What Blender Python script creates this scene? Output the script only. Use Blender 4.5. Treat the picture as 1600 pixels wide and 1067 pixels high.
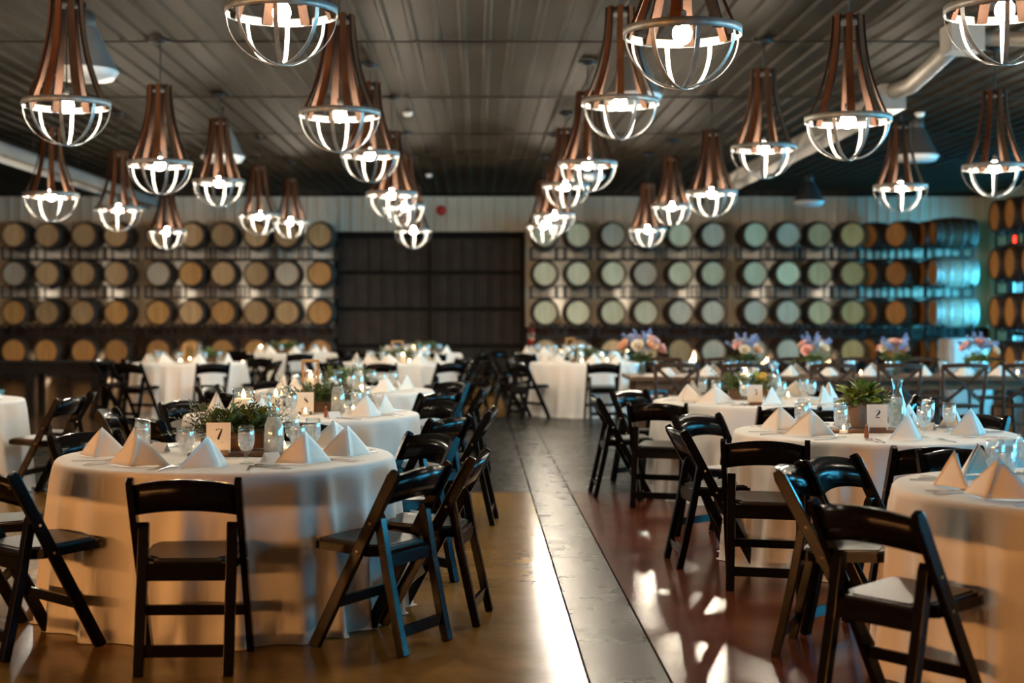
import bpy, math, random
from mathutils import Matrix, Vector
R = math.radians
PI = math.pi
random.seed(7)
scene = bpy.context.scene
COL = scene.collection
for o in list(bpy.data.objects):
    bpy.data.objects.remove(o)

# ------------------------------------------------------------------ camera
EYE = 1.41
FPX = 2222.0
cam_d = bpy.data.cameras.new('camera')
cam = bpy.data.objects.new('camera', cam_d)
COL.objects.link(cam)
cam.location = (0, 0, EYE)
cam.rotation_euler = (PI / 2, 0, 0)
cam_d.sensor_width = 36
cam_d.lens = FPX / 1600 * 36
cam_d.shift_x = 56 / 1600
cam_d.shift_y = -41.5 / 1600
cam_d.clip_start = 0.05
cam_d.clip_end = 200
cam_d.dof.use_dof = True
cam_d.dof.focus_distance = 7.2
cam_d.dof.aperture_fstop = 1.7
scene.camera = cam

# ------------------------------------------------------------------ world, daylight, exposure
world = bpy.data.worlds.new('daylight')
scene.world = world
world.use_nodes = True
world.node_tree.nodes['Background'].inputs[0].default_value = (0.12, 0.5, 0.72, 1)
world.node_tree.nodes['Background'].inputs[1].default_value = 1.0
scene.view_settings.view_transform = 'Standard'
scene.view_settings.look = 'None'
scene.view_settings.gamma = 1
scene.view_settings.use_curve_mapping = False
scene.view_settings.exposure = 1.05
try:
    scene.cycles.caustics_reflective = False
    scene.cycles.caustics_refractive = False
    scene.cycles.max_bounces = 8
    scene.cycles.transparent_max_bounces = 24
    scene.cycles.sample_clamp_indirect = 3.0
    scene.cycles.blur_glossy = 0.5
except Exception:
    pass

X_R, X_L, Y_B, Y_F, Z_C = 12.0, -12.0, 33.3, -6.0, 4.25
DAY_OPENINGS = [(26.0, 32.2), (16.6, 23.4), (7.2, 14.0), (1.2, 4.6)]   # Y ranges of the glazed doors in the right wall
DAY_TOP = 2.75
for (y0, y1) in DAY_OPENINGS:
    ld = bpy.data.lights.new('daylight', 'AREA')
    ld.shape = 'RECTANGLE'
    ld.size = DAY_TOP - 0.1
    ld.size_y = y1 - y0
    ld.energy = 800
    ld.color = (0.06, 0.54, 0.88)
    lo = bpy.data.objects.new('daylight', ld)
    COL.objects.link(lo)
    lo.location = (X_R + 0.7, (y0 + y1) / 2, DAY_TOP / 2 + 0.05)
    lo.rotation_euler = (0, R(90), 0)          # shines along -X, in through the glass

BULB_COLOR = (1.0, 0.86, 0.66)
BULB_STRENGTH = 330.0
GLOBE_STRENGTH = 345.0


# ------------------------------------------------------------------ helpers: position from the photograph's scale
def on_plane(px, py, z):
    s = (py - 492.0) / (EYE - z)
    return ((px - 744.0) / s, FPX / s)


# ------------------------------------------------------------------ helpers: materials
MATS = {}


def nodes_of(name):
    m = bpy.data.materials.new(name)
    m.use_nodes = True
    MATS[name] = m
    nt = m.node_tree
    return m, nt, nt.nodes['Principled BSDF']


def mat(name, color, rough=0.5, metal=0.0, color2=None, scale=(8, 8, 8), bump=0.0, bscale=60, spec=0.5, vary=0.0,
        coat=0.0, rough2=None, sheen=0.0, detail=4.0, contrast=(0.35, 0.65)):
    m, nt, b = nodes_of(name)
    N, L = nt.nodes, nt.links
    b.inputs['Base Color'].default_value = (*color, 1)
    b.inputs['Roughness'].default_value = rough
    b.inputs['Metallic'].default_value = metal
    b.inputs['Specular IOR Level'].default_value = spec
    b.inputs['Coat Weight'].default_value = coat
    if sheen:
        b.inputs['Sheen Weight'].default_value = sheen
    tc = N.new('ShaderNodeTexCoord')
    out = None
    if color2 is not None:
        mp = N.new('ShaderNodeMapping')
        mp.inputs['Scale'].default_value = scale
        L.new(tc.outputs['Object'], mp.inputs['Vector'])
        nz = N.new('ShaderNodeTexNoise')
        nz.inputs['Scale'].default_value = 1.0
        nz.inputs['Detail'].default_value = detail
        L.new(mp.outputs[0], nz.inputs['Vector'])
        if vary:
            oi = N.new('ShaderNodeObjectInfo')
            ad = N.new('ShaderNodeVectorMath')
            ad.operation = 'ADD'
            sc_ = N.new('ShaderNodeMath')
            sc_.operation = 'MULTIPLY'
            sc_.inputs[1].default_value = 37.0
            L.new(oi.outputs['Random'], sc_.inputs[0])
            L.new(mp.outputs[0], ad.inputs[0])
            L.new(sc_.outputs[0], ad.inputs[1])
            L.new(ad.outputs[0], nz.inputs['Vector'])
        cr = N.new('ShaderNodeValToRGB')
        cr.color_ramp.elements[0].color = (*color, 1)
        cr.color_ramp.elements[1].color = (*color2, 1)
        cr.color_ramp.elements[0].position = contrast[0]
        cr.color_ramp.elements[1].position = contrast[1]
        L.new(nz.outputs['Fac'], cr.inputs['Fac'])
        out = cr.outputs['Color']
        if rough2 is not None:
            mr = N.new('ShaderNodeMapRange')
            mr.inputs['To Min'].default_value = rough
            mr.inputs['To Max'].default_value = rough2
            L.new(nz.outputs['Fac'], mr.inputs['Value'])
            L.new(mr.outputs[0], b.inputs['Roughness'])
    if vary:
        oi2 = N.new('ShaderNodeObjectInfo')
        mr2 = N.new('ShaderNodeMapRange')
        mr2.inputs['To Min'].default_value = 1 - vary
        mr2.inputs['To Max'].default_value = 1 + vary
        L.new(oi2.outputs['Random'], mr2.inputs['Value'])
        hs = N.new('ShaderNodeHueSaturation')
        L.new(mr2.outputs[0], hs.inputs['Value'])
        if out is not None:
            L.new(out, hs.inputs['Color'])
        else:
            hs.inputs['Color'].default_value = (*color, 1)
        out = hs.outputs['Color']
    if out is not None:
        L.new(out, b.inputs['Base Color'])
    if bump:
        nz2 = N.new('ShaderNodeTexNoise')
        nz2.inputs['Scale'].default_value = bscale
        nz2.inputs['Detail'].default_value = 3
        L.new(tc.outputs['Object'], nz2.inputs['Vector'])
        bp = N.new('ShaderNodeBump')
        bp.inputs['Strength'].default_value = bump
        bp.inputs['Distance'].default_value = 0.01
        L.new(nz2.outputs['Fac'], bp.inputs['Height'])
        L.new(bp.outputs[0], b.inputs['Normal'])
    return m


def thin_glass(name, tint=(0.93, 0.97, 0.97), gloss=1.0, rough=0.03, blend=0.25):
    m, nt, b = nodes_of(name)
    N, L = nt.nodes, nt.links
    N.remove(b)
    t = N.new('ShaderNodeBsdfTransparent')
    t.inputs[0].default_value = (*tint, 1)
    g = N.new('ShaderNodeBsdfGlossy')
    g.inputs['Roughness'].default_value = rough
    g.inputs['Color'].default_value = (gloss, gloss, gloss, 1)
    lw = N.new('ShaderNodeLayerWeight')
    lw.inputs['Blend'].default_value = 0.5
    pw = N.new('ShaderNodeMath')
    pw.operation = 'POWER'
    pw.inputs[1].default_value = 3.0
    L.new(lw.outputs['Facing'], pw.inputs[0])
    ml = N.new('ShaderNodeMath')
    ml.operation = 'MULTIPLY_ADD'
    ml.inputs[1].default_value = blend
    ml.inputs[2].default_value = 0.10
    L.new(pw.outputs[0], ml.inputs[0])
    mx = N.new('ShaderNodeMixShader')
    L.new(ml.outputs[0], mx.inputs[0])
    L.new(t.outputs[0], mx.inputs[1])
    L.new(g.outputs[0], mx.inputs[2])
    L.new(mx.outputs[0], N['Material Output'].inputs['Surface'])
    return m


def emitter(name, color, strength):
    m, nt, b = nodes_of(name)
    b.inputs['Base Color'].default_value = (*color, 1)
    b.inputs['Emission Color'].default_value = (*color, 1)
    b.inputs['Emission Strength'].default_value = strength
    return m


def cloudy(name, color, clear=0.5):
    """ice water / wax glow: part clear, part scattering"""
    m, nt, b = nodes_of(name)
    N, L = nt.nodes, nt.links
    N.remove(b)
    t = N.new('ShaderNodeBsdfTransparent')
    t.inputs[0].default_value = (0.95, 0.98, 0.98, 1)
    d = N.new('ShaderNodeBsdfTranslucent')
    d.inputs[0].default_value = (*color, 1)
    d2 = N.new('ShaderNodeBsdfDiffuse')
    d2.inputs[0].default_value = (*color, 1)
    g = N.new('ShaderNodeBsdfGlossy')
    g.inputs['Roughness'].default_value = 0.08
    tc = N.new('ShaderNodeTexCoord')
    v = N.new('ShaderNodeTexVoronoi')
    v.inputs['Scale'].default_value = 38
    L.new(tc.outputs['Object'], v.inputs['Vector'])
    mr = N.new('ShaderNodeMapRange')
    mr.inputs['From Max'].default_value = 0.8
    mr.inputs['To Min'].default_value = max(0.0, 1 - clear - 0.2)
    mr.inputs['To Max'].default_value = min(1.0, 1 - clear + 0.2)
    L.new(v.outputs['Distance'], mr.inputs['Value'])
    m1 = N.new('ShaderNodeMixShader')
    L.new(d.outputs[0], m1.inputs[1])
    L.new(d2.outputs[0], m1.inputs[2])
    m3 = N.new('ShaderNodeMixShader')
    m3.inputs[0].default_value = 0.15
    L.new(m1.outputs[0], m3.inputs[1])
    L.new(g.outputs[0], m3.inputs[2])
    m2 = N.new('ShaderNodeMixShader')
    L.new(mr.outputs[0], m2.inputs[0])
    L.new(t.outputs[0], m2.inputs[1])
    L.new(m3.outputs[0], m2.inputs[2])
    L.new(m2.outputs[0], N['Material Output'].inputs['Surface'])
    return m


def linen(name, color):
    m, nt, b = nodes_of(name)
    N, L = nt.nodes, nt.links
    b.inputs['Base Color'].default_value = (*color, 1)
    b.inputs['Roughness'].default_value = 0.85
    b.inputs['Specular IOR Level'].default_value = 0.15
    b.inputs['Sheen Weight'].default_value = 0.15
    tc = N.new('ShaderNodeTexCoord')
    nz = N.new('ShaderNodeTexNoise')
    nz.inputs['Scale'].default_value = 260
    L.new(tc.outputs['Object'], nz.inputs['Vector'])
    nz2 = N.new('ShaderNodeTexNoise')
    nz2.inputs['Scale'].default_value = 14
    nz2.inputs['Detail'].default_value = 5
    L.new(tc.outputs['Object'], nz2.inputs['Vector'])
    ad = N.new('ShaderNodeMath')
    ad.operation = 'MULTIPLY_ADD'
    ad.inputs[1].default_value = 0.25
    L.new(nz.outputs['Fac'], ad.inputs[0])
    L.new(nz2.outputs['Fac'], ad.inputs[2])
    bp = N.new('ShaderNodeBump')
    bp.inputs['Strength'].default_value = 0.25
    bp.inputs['Distance'].default_value = 0.006
    L.new(ad.outputs[0], bp.inputs['Height'])
    L.new(bp.outputs[0], b.inputs['Normal'])
    return m


def floor_mat(name, c1, c2, rough=0.13, spec=0.20):
    m, nt, b = nodes_of(name)
    N, L = nt.nodes, nt.links
    tc = N.new('ShaderNodeTexCoord')
    nz = N.new('ShaderNodeTexNoise')
    nz.inputs['Scale'].default_value = 2.2
    nz.inputs['Detail'].default_value = 12
    nz.inputs['Roughness'].default_value = 0.72
    L.new(tc.outputs['Object'], nz.inputs['Vector'])
    cr = N.new('ShaderNodeValToRGB')
    cr.color_ramp.elements[0].color = (*c1, 1)
    cr.color_ramp.elements[1].color = (*c2, 1)
    cr.color_ramp.elements[0].position = 0.34
    cr.color_ramp.elements[1].position = 0.68
    L.new(nz.outputs['Fac'], cr.inputs['Fac'])
    L.new(cr.outputs['Color'], b.inputs['Base Color'])
    nz3 = N.new('ShaderNodeTexNoise')
    nz3.inputs['Scale'].default_value = 5.0
    nz3.inputs['Detail'].default_value = 6
    L.new(tc.outputs['Object'], nz3.inputs['Vector'])
    mr = N.new('ShaderNodeMapRange')
    mr.inputs['To Min'].default_value = rough
    mr.inputs['To Max'].default_value = rough + 0.09
    L.new(nz3.outputs['Fac'], mr.inputs['Value'])
    L.new(mr.outputs[0], b.inputs['Roughness'])
    nz2 = N.new('ShaderNodeTexNoise')
    nz2.inputs['Scale'].default_value = 3.2
    nz2.inputs['Detail'].default_value = 2
    L.new(tc.outputs['Object'], nz2.inputs['Vector'])
    bp = N.new('ShaderNodeBump')
    bp.inputs['Strength'].default_value = 0.05
    bp.inputs['Distance'].default_value = 0.03
    L.new(nz2.outputs['Fac'], bp.inputs['Height'])
    L.new(bp.outputs[0], b.inputs['Normal'])
    b.inputs['Specular IOR Level'].default_value = spec
    return m


floor_mat('floor_ochre', (0.20, 0.105, 0.022), (0.33, 0.185, 0.048))
floor_mat('floor_grey', (0.009, 0.009, 0.007), (0.034, 0.033, 0.026), 0.22, 0.05)
floor_mat('floor_red', (0.085, 0.020, 0.009), (0.17, 0.047, 0.021))
floor_mat('floor_brown', (0.05, 0.026, 0.014), (0.10, 0.055, 0.028))
mat('joint', (0.012, 0.011, 0.01), 0.9)
mat('ceiling_metal', (0.021, 0.0165, 0.0105), 0.6, 0.0, (0.030, 0.0235, 0.0155), (1.5, 0.3, 1), vary=0.06, spec=0.05)
mat('wall_beige', (0.55, 0.52, 0.42), 0.55, 0.0, (0.60, 0.57, 0.47), (1, 1, 0.6), vary=0.04)
mat('wainscot_brown', (0.020, 0.014, 0.011), 0.5, 0.0, (0.04, 0.03, 0.024), (2, 2, 2), spec=0.08)
mat('door_dark', (0.034, 0.027, 0.022), 0.45, 0.0, (0.046, 0.037, 0.030), (3, 3, 1), vary=0.08, spec=0.12)
mat('trim_dark', (0.010, 0.009, 0.008), 0.55, spec=0.06)
mat('dark_steel', (0.018, 0.019, 0.021), 0.45, 0.1, (0.028, 0.028, 0.029), (9, 9, 9), spec=0.2)
mat('chair_black', (0.0045, 0.0034, 0.003), 0.16, 0.0, (0.007, 0.005, 0.0042), (30, 30, 30), spec=0.11, rough2=0.18)
mat('seat_vinyl', (0.010, 0.008, 0.007), 0.30, spec=0.3, bump=0.15, bscale=180)
mat('rivet_brass', (0.6, 0.42, 0.2), 0.3, 1.0)
linen('cloth_white', (0.80, 0.77, 0.73))
linen('napkin_cloth', (0.82, 0.76, 0.68))
mat('stave_wood', (0.060, 0.021, 0.0075), 0.7, 0.0, (0.125, 0.046, 0.016), (14, 14, 1.6), bump=0.2, bscale=40, vary=0.2, spec=0.12)
mat('stave_outer', (0.012, 0.0055, 0.0032), 0.75, 0.0, (0.028, 0.012, 0.0062), (14, 14, 1.6), bump=0.2, bscale=40, vary=0.2, spec=0.1)
mat('galvanised', (0.24, 0.24, 0.23), 0.45, 0.6, (0.34, 0.34, 0.32), (20, 20, 20), rough2=0.55)
mat('cage_steel', (0.30, 0.295, 0.28), 0.42, 0.6, (0.42, 0.415, 0.40), (25, 25, 25), rough2=0.5)
mat('cord_black', (0.01, 0.01, 0.01), 0.6)
emitter('bulb_glow', BULB_COLOR, BULB_STRENGTH)
emitter('flame_glow', (1.0, 0.55, 0.2), 55.0)
emitter('uplight_glow', (1.0, 0.66, 0.38), 7.0)
emitter('red_led', (1.0, 0.02, 0.01), 5.0)
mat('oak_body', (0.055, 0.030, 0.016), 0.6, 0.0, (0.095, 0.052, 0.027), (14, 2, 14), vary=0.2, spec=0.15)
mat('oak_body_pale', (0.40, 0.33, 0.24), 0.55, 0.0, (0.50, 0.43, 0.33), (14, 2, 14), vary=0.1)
mat('head_tan', (0.56, 0.32, 0.13), 0.6, 0.0, (0.70, 0.43, 0.20), (10, 4, 1.2), vary=0.22)
mat('head_orange', (0.55, 0.25, 0.065), 0.6, 0.0, (0.68, 0.335, 0.10), (10, 4, 1.2), vary=0.2)
mat('head_pale', (0.68, 0.58, 0.33), 0.6, 0.0, (0.80, 0.70, 0.44), (10, 4, 1.2), vary=0.15)
mat('head_grey', (0.56, 0.43, 0.28), 0.6, 0.0, (0.68, 0.55, 0.39), (10, 4, 1.2), vary=0.15)
mat('barrel_hoop', (0.07, 0.07, 0.07), 0.5, 0.4, (0.11, 0.107, 0.10), (9, 9, 9), spec=0.25)
mat('barrel_hoop_bright', (0.45, 0.45, 0.44), 0.45, 0.6)
thin_glass('clear_glass', (0.97, 0.985, 0.985), blend=0.7)
thin_glass('window_glass', (0.94, 0.97, 0.97), blend=0.5)
cloudy('ice_water', (0.93, 0.93, 0.92), 0.45)
cloudy('lemon_water', (0.93, 0.92, 0.88), 0.28)
mat('lemon', (0.75, 0.55, 0.08), 0.4)
mat('candle_wax', (0.85, 0.74, 0.58), 0.5, spec=0.4)
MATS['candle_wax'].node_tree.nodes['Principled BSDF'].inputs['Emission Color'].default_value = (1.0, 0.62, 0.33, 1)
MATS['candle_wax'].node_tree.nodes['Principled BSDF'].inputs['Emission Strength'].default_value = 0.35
mat('card_paper', (0.78, 0.72, 0.64), 0.8)
mat('card_white', (0.8, 0.8, 0.8), 0.8)
mat('ink', (0.008, 0.008, 0.008), 0.7)
mat('walnut', (0.075, 0.034, 0.017), 0.5, 0.0, (0.13, 0.062, 0.03), (6, 40, 6), bump=0.15, bscale=50)
mat('planter_wood', (0.12, 0.058, 0.026), 0.55, 0.0, (0.20, 0.105, 0.05), (40, 6, 6), bump=0.2, bscale=60)
mat('frame_gold_wood', (0.42, 0.21, 0.06), 0.45, 0.0, (0.52, 0.28, 0.09), (8, 8, 40))
mat('leaf_green', (0.055, 0.10, 0.018), 0.45, 0.0, (0.13, 0.19, 0.04), (9, 9, 9), vary=0.3)
mat('leaf_bright', (0.14, 0.22, 0.03), 0.42, 0.0, (0.25, 0.34, 0.06), (9, 9, 9), vary=0.25)
mat('fern_dark', (0.03, 0.055, 0.016), 0.5, 0.0, (0.075, 0.105, 0.03), (20, 20, 20))
mat('eucalyptus', (0.10, 0.13, 0.08), 0.55, 0.0, (0.17, 0.19, 0.11), (20, 20, 20))
mat('petal_pink', (0.80, 0.48, 0.44), 0.6, vary=0.1)
mat('petal_peach', (0.84, 0.56, 0.38), 0.6, vary=0.1)
mat('petal_yellow', (0.82, 0.58, 0.12), 0.6)
mat('petal_cream', (0.80, 0.72, 0.58), 0.6, vary=0.08)
mat('petal_blue', (0.25, 0.36, 0.62), 0.6, 0.0, (0.36, 0.47, 0.70), (40, 40, 40))
mat('cutlery_steel', (0.72, 0.71, 0.69), 0.18, 1.0)
mat('amber_glass', (0.25, 0.07, 0.015), 0.15)
mat('cork', (0.35, 0.2, 0.1), 0.8)
mat('farm_wood', (0.10, 0.058, 0.032), 0.45, 0.0, (0.17, 0.10, 0.058), (2, 30, 30), bump=0.1, bscale=50, vary=0.15, spec=0.2)
mat('cross_back_wood', (0.038, 0.021, 0.012), 0.42, 0.0, (0.065, 0.037, 0.022), (20, 20, 4), spec=0.15)
mat('black_table', (0.008, 0.0085, 0.0095), 0.5, spec=0.06)
mat('teal_plastic', (0.10, 0.34, 0.42), 0.4)
mat('lamp_aluminium', (0.30, 0.31, 0.31), 0.4, 0.6)
mat('lamp_dark', (0.05, 0.05, 0.05), 0.45)
mat('lamp_lens', (0.62, 0.64, 0.64), 0.3)
mat('tube_metal', (0.26, 0.245, 0.22), 0.45, 0.3, (0.33, 0.31, 0.28), (6, 6, 6))
mat('duct_pale', (0.30, 0.285, 0.26), 0.5, 0.1)
mat('detector_white', (0.75, 0.74, 0.70), 0.5)
mat('signal_red', (0.55, 0.03, 0.02), 0.4)
mat('plain_wall', (0.10, 0.085, 0.07), 0.7)
emitter('globe_glow', (1.0, 0.43, 0.13), GLOBE_STRENGTH)


# ------------------------------------------------------------------ helpers: meshes
class MB:
    def __init__(self):
        self.v, self.f, self.sm = [], [], []

    def add(self, vs, fs, smooth=False, M=None):
        n = len(self.v)
        if M is not None:
            vs = [tuple(M @ Vector(p)) for p in vs]
        self.v += [tuple(p) for p in vs]
        self.f += [tuple(i + n for i in f) for f in fs]
        self.sm += [smooth] * len(fs)
        return self

    def box(self, x0, x1, y0, y1, z0, z1, M=None):
        vs = [(x0, y0, z0), (x1, y0, z0), (x1, y1, z0), (x0, y1, z0), (x0, y0, z1), (x1, y0, z1), (x1, y1, z1), (x0, y1, z1)]
        fs = [(0, 3, 2, 1), (4, 5, 6, 7), (0, 1, 5, 4), (1, 2, 6, 5), (2, 3, 7, 6), (3, 0, 4, 7)]
        return self.add(vs, fs, False, M)

    def lathe(self, prof, seg=24, M=None, cap0=True, cap1=True, smooth=True):
        vs, fs = [], []
        for (r, z) in prof:
            for k in range(seg):
                a = 2 * PI * k / seg
                vs.append((r * math.cos(a), r * math.sin(a), z))
        n = len(prof)
        for i in range(n - 1):
            for k in range(seg):
                k2 = (k + 1) % seg
                fs.append((i * seg + k, i * seg + k2, (i + 1) * seg + k2, (i + 1) * seg + k))
        self.add(vs, fs, smooth, M)
        base = len(self.v) - len(vs)
        if cap0 and prof[0][0] > 1e-5:
            self.f.append(tuple(base + k for k in reversed(range(seg))))
            self.sm.append(False)
        if cap1 and prof[-1][0] > 1e-5:
            self.f.append(tuple(base + (n - 1) * seg + k for k in range(seg)))
            self.sm.append(False)
        return self

    def sweep(self, pts, w, h, up=(0, 0, 1), M=None, closed=False, smooth=False, side=None):
        """rectangular section w (across) x h (along up) swept on pts; w,h may be functions of t"""
        P = [Vector(p) for p in pts]
        n = len(P)
        up0 = Vector(up)
        vs, fs = [], []
        for i, p in enumerate(P):
            if closed:
                d = P[(i + 1) % n] - P[i - 1]
            else:
                d = P[min(i + 1, n - 1)] - P[max(i - 1, 0)]
            d.normalize()
            if side is not None:
                sd = Vector(side(i)) if callable(side) else Vector(side)
                sd = (sd - d * sd.dot(d)).normalized()
                u = sd.cross(d).normalized()
            else:
                sd = d.cross(up0)
                if sd.length < 1e-6:
                    sd = d.cross(Vector((1, 0, 0)))
                sd.normalize()
                u = sd.cross(d).normalized()
            t = i / max(1, n - 1)
            ww = w(t) if callable(w) else w
            hh = h(t) if callable(h) else h
            for (a, b) in ((-1, -1), (1, -1), (1, 1), (-1, 1)):
                vs.append(tuple(p + sd * (a * ww / 2) + u * (b * hh / 2)))
        m = n if closed else n - 1
        for i in range(m):
            j = (i + 1) % n
            for k in range(4):
                k2 = (k + 1) % 4
                fs.append((i * 4 + k, i * 4 + k2, j * 4 + k2, j * 4 + k))
        if not closed:
            fs.append((3, 2, 1, 0))
            e = (n - 1) * 4
            fs.append((e, e + 1, e + 2, e + 3))
        return self.add(vs, fs, smooth, M)

    def tube(self, pts, r, seg=8, M=None, smooth=True):
        P = [Vector(p) for p in pts]
        n = len(P)
        vs, fs = [], []
        ref = None
        for i, p in enumerate(P):
            d = (P[min(i + 1, n - 1)] - P[max(i - 1, 0)]).normalized()
            if ref is None:
                ref = d.orthogonal().normalized()
            ref = (ref - d * ref.dot(d)).normalized()
            b = d.cross(ref)
            rr = r(i / max(1, n - 1)) if callable(r) else r
            for k in range(seg):
                a = 2 * PI * k / seg
                vs.append(tuple(p + ref * (rr * math.cos(a)) + b * (rr * math.sin(a))))
        for i in range(n - 1):
            for k in range(seg):
                k2 = (k + 1) % seg
                fs.append((i * seg + k, i * seg + k2, (i + 1) * seg + k2, (i + 1) * seg + k))
        fs.append(tuple(reversed(range(seg))))
        fs.append(tuple((n - 1) * seg + k for k in range(seg)))
        return self.add(vs, fs, smooth, M)

    def prism(self, poly, z0, z1, M=None):
        n = len(poly)
        vs = [(x, y, z0) for x, y in poly] + [(x, y, z1) for x, y in poly]
        fs = [tuple(reversed(range(n))), tuple(range(n, 2 * n))]
        for k in range(n):
            k2 = (k + 1) % n
            fs.append((k, k2, n + k2, n + k))
        return self.add(vs, fs, False, M)

    def mesh(self, name, material):
        me = bpy.data.meshes.new(name)
        me.from_pydata(self.v, [], self.f)
        me.polygons.foreach_set('use_smooth', self.sm)
        if isinstance(material, (list, tuple)):
            for m_ in material:
                me.materials.append(MATS[m_])
        else:
            me.materials.append(MATS[material])
        me.update()
        return me


def bevel_mesh(me, width, segments=2):
    import bmesh
    bm = bmesh.new()
    bm.from_mesh(me)
    es = [e for e in bm.edges if len(e.link_faces) == 2 and e.calc_face_angle(0) > 0.7]
    bmesh.ops.bevel(bm, geom=es, offset=width, segments=segments, affect='EDGES', profile=0.6)
    bm.to_mesh(me)
    bm.free()
    return me


def obj(name, me, parent=None, M=None):
    o = bpy.data.objects.new(name, me)
    COL.objects.link(o)
    if parent is not None:
        o.parent = parent
    if M is not None:
        o.matrix_basis = M
    return o


def tag(o, label=None, cat=None, group=None, kind=None):
    if label:
        o['label'] = label
    if cat:
        o['category'] = cat
    if group:
        o['group'] = group
    if kind:
        o['kind'] = kind
    return o


def T(x, y, z):
    return Matrix.Translation((x, y, z))


def RZ(a):
    return Matrix.Rotation(a, 4, 'Z')


def thing(name, loc, rz, label, cat, group=None, M=None):
    o = bpy.data.objects.new(name, None)
    o.empty_display_size = 0.1
    COL.objects.link(o)
    o.matrix_basis = M if M is not None else T(*loc) @ RZ(rz)
    return tag(o, label, cat, group)


def place(proto, name, loc, rz, label, cat, group=None, M=None, swap=None):
    """proto: list of (part name, mesh, matrix or None, [sub-parts])"""
    root = thing(name, loc, rz, label, cat, group, M)
    for (pn, me, mx, subs) in proto:
        if swap and pn in swap:
            me = swap[pn]
        p = obj(pn, me, root, mx)
        for (sn, sme, smx) in subs:
            obj(sn, sme, p, smx)
    return root


# =================================================================== THE SETTING
# floor: slabs of stained concrete with sawn joints
fl = MB().box(X_L, X_R, Y_F, Y_B, -0.25, -0.02).mesh('floor', 'joint')
floor = tag(obj('floor', fl), kind='structure', label='polished stained concrete floor in ochre, grey and red slabs')
JX = 0.005


def slab(x0, x1, y0, y1, m):
    me = MB().box(x0 + JX, x1 - JX, y0 + JX, y1 - JX, -0.02, 0.0).mesh('floor_slab', m)
    o = obj('floor_slab', me, floor)
    return o


XA, XB = 0.435, 0.75
for (y0, y1) in ((Y_F, 2.2), (2.2, 8.27), (8.27, 11.3)):
    slab(XA, XB, y0, y1, 'floor_grey')
slab(-4.6, XA, Y_F, 11.3, 'floor_ochre')
slab(X_L, -4.6, Y_F, 11.3, 'floor_brown')
slab(XB, X_R, Y_F, 11.3, 'floor_red')
slab(X_L, -4.6, 11.3, 19.8, 'floor_brown')
slab(-4.6, XA, 11.3, 19.8, 'floor_grey')
slab(XA, XB, 11.3, 19.8, 'floor_grey')
slab(XB, 4.6, 11.3, 19.8, 'floor_grey')
slab(4.6, X_R, 11.3, 19.8, 'floor_brown')
slab(X_L, -4.6, 19.8, Y_B, 'floor_brown')
slab(-4.6, XA, 19.8, Y_B, 'floor_ochre')
slab(XA, XB, 19.8, Y_B, 'floor_grey')
slab(XB, X_R, 19.8, Y_B, 'floor_red')


# ribbed metal panels
def ribbed(width, length, pitch, rib=0.028, base=0.012):
    """panel lying in XY, ribs along Y, raised to +Z; origin at corner"""
    n = max(1, round(width / pitch))
    p = width / n
    xs = []
    for i in range(n):
        x = i * p
        xs += [(x, 0), (x + p * 0.36, 0), (x + p * 0.46, rib), (x + p * 0.62, rib), (x + p * 0.72, 0), ]
    xs.append((width, 0))
    vs, fs = [], []
    for (x, z) in xs:
        vs += [(x, 0, z), (x, length, z)]
    for i in range(len(xs) - 1):
        fs.append((2 * i, 2 * i + 2, 2 * i + 3, 2 * i + 1))
    k = len(vs)
    vs += [(0, 0, -base), (width, 0, -base), (width, length, -base), (0, length, -base)]
    fs.append((k, k + 3, k + 2, k + 1))
    fs.append((0, 1, k + 3, k))
    e = 2 * (len(xs) - 1)
    fs.append((e, k + 1, k + 2, e + 1))
    return vs, fs


ceil_slab = MB().box(X_L, X_R, Y_F, Y_B, Z_C + 0.04, Z_C + 0.2).mesh('ceiling', 'trim_dark')
ceiling = tag(obj('ceiling', ceil_slab), kind='structure', label='ribbed metal ceiling of long grey-brown panels')
FLIP = Matrix.Rotation(PI, 4, 'Y')
ceil_me = {}
for (y0, y1) in ((Y_F, 9.0), (9.0, 24.6), (24.6, Y_B)):
    vs, fs = ribbed(1.0, y1 - y0 - 0.01, 0.25, 0.03)
    me = MB().add(vs, fs).mesh('ceiling_panel', 'ceiling_metal')
    for i in range(int(X_R - X_L)):
        obj('ceiling_panel', me, ceiling, T(X_L + i + 1.0, y0, Z_C) @ FLIP)

# back wall: panels above a dark wainscot, with the big sliding door
DX0, DX1, DZ = -3.27, 1.09, 3.28
W_Z = 1.15
wb = MB()
wb.box(X_L, DX0, Y_B + 0.03, Y_B + 0.25, 0, Z_C + 0.04)
wb.box(DX1, X_R, Y_B + 0.03, Y_B + 0.25, 0, Z_C + 0.04)
wb.box(DX0, DX1, Y_B + 0.03, Y_B + 0.25, DZ, Z_C + 0.04)
wall_back = tag(obj('wall_back', wb.mesh('wall_back', 'wall_beige')), kind='structure', label='beige ribbed metal back wall above a dark wainscot')
UPR = Matrix.Rotation(PI / 2, 4, 'X')     # panel Y -> Z, ribs (+Z) -> -Y


def wall_strip(x0, x1, z0, z1, m, parent, y=Y_B, pitch=0.25):
    n = max(1, round((x1 - x0)))
    w = (x1 - x0) / n
    vs, fs = ribbed(w, z1 - z0, pitch, 0.026)
    me = MB().add(vs, fs).mesh('wall_panel', m)
    for i in range(n):
        obj('wall_panel', me, parent, T(x0 + i * w, y, z0) @ UPR)


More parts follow.
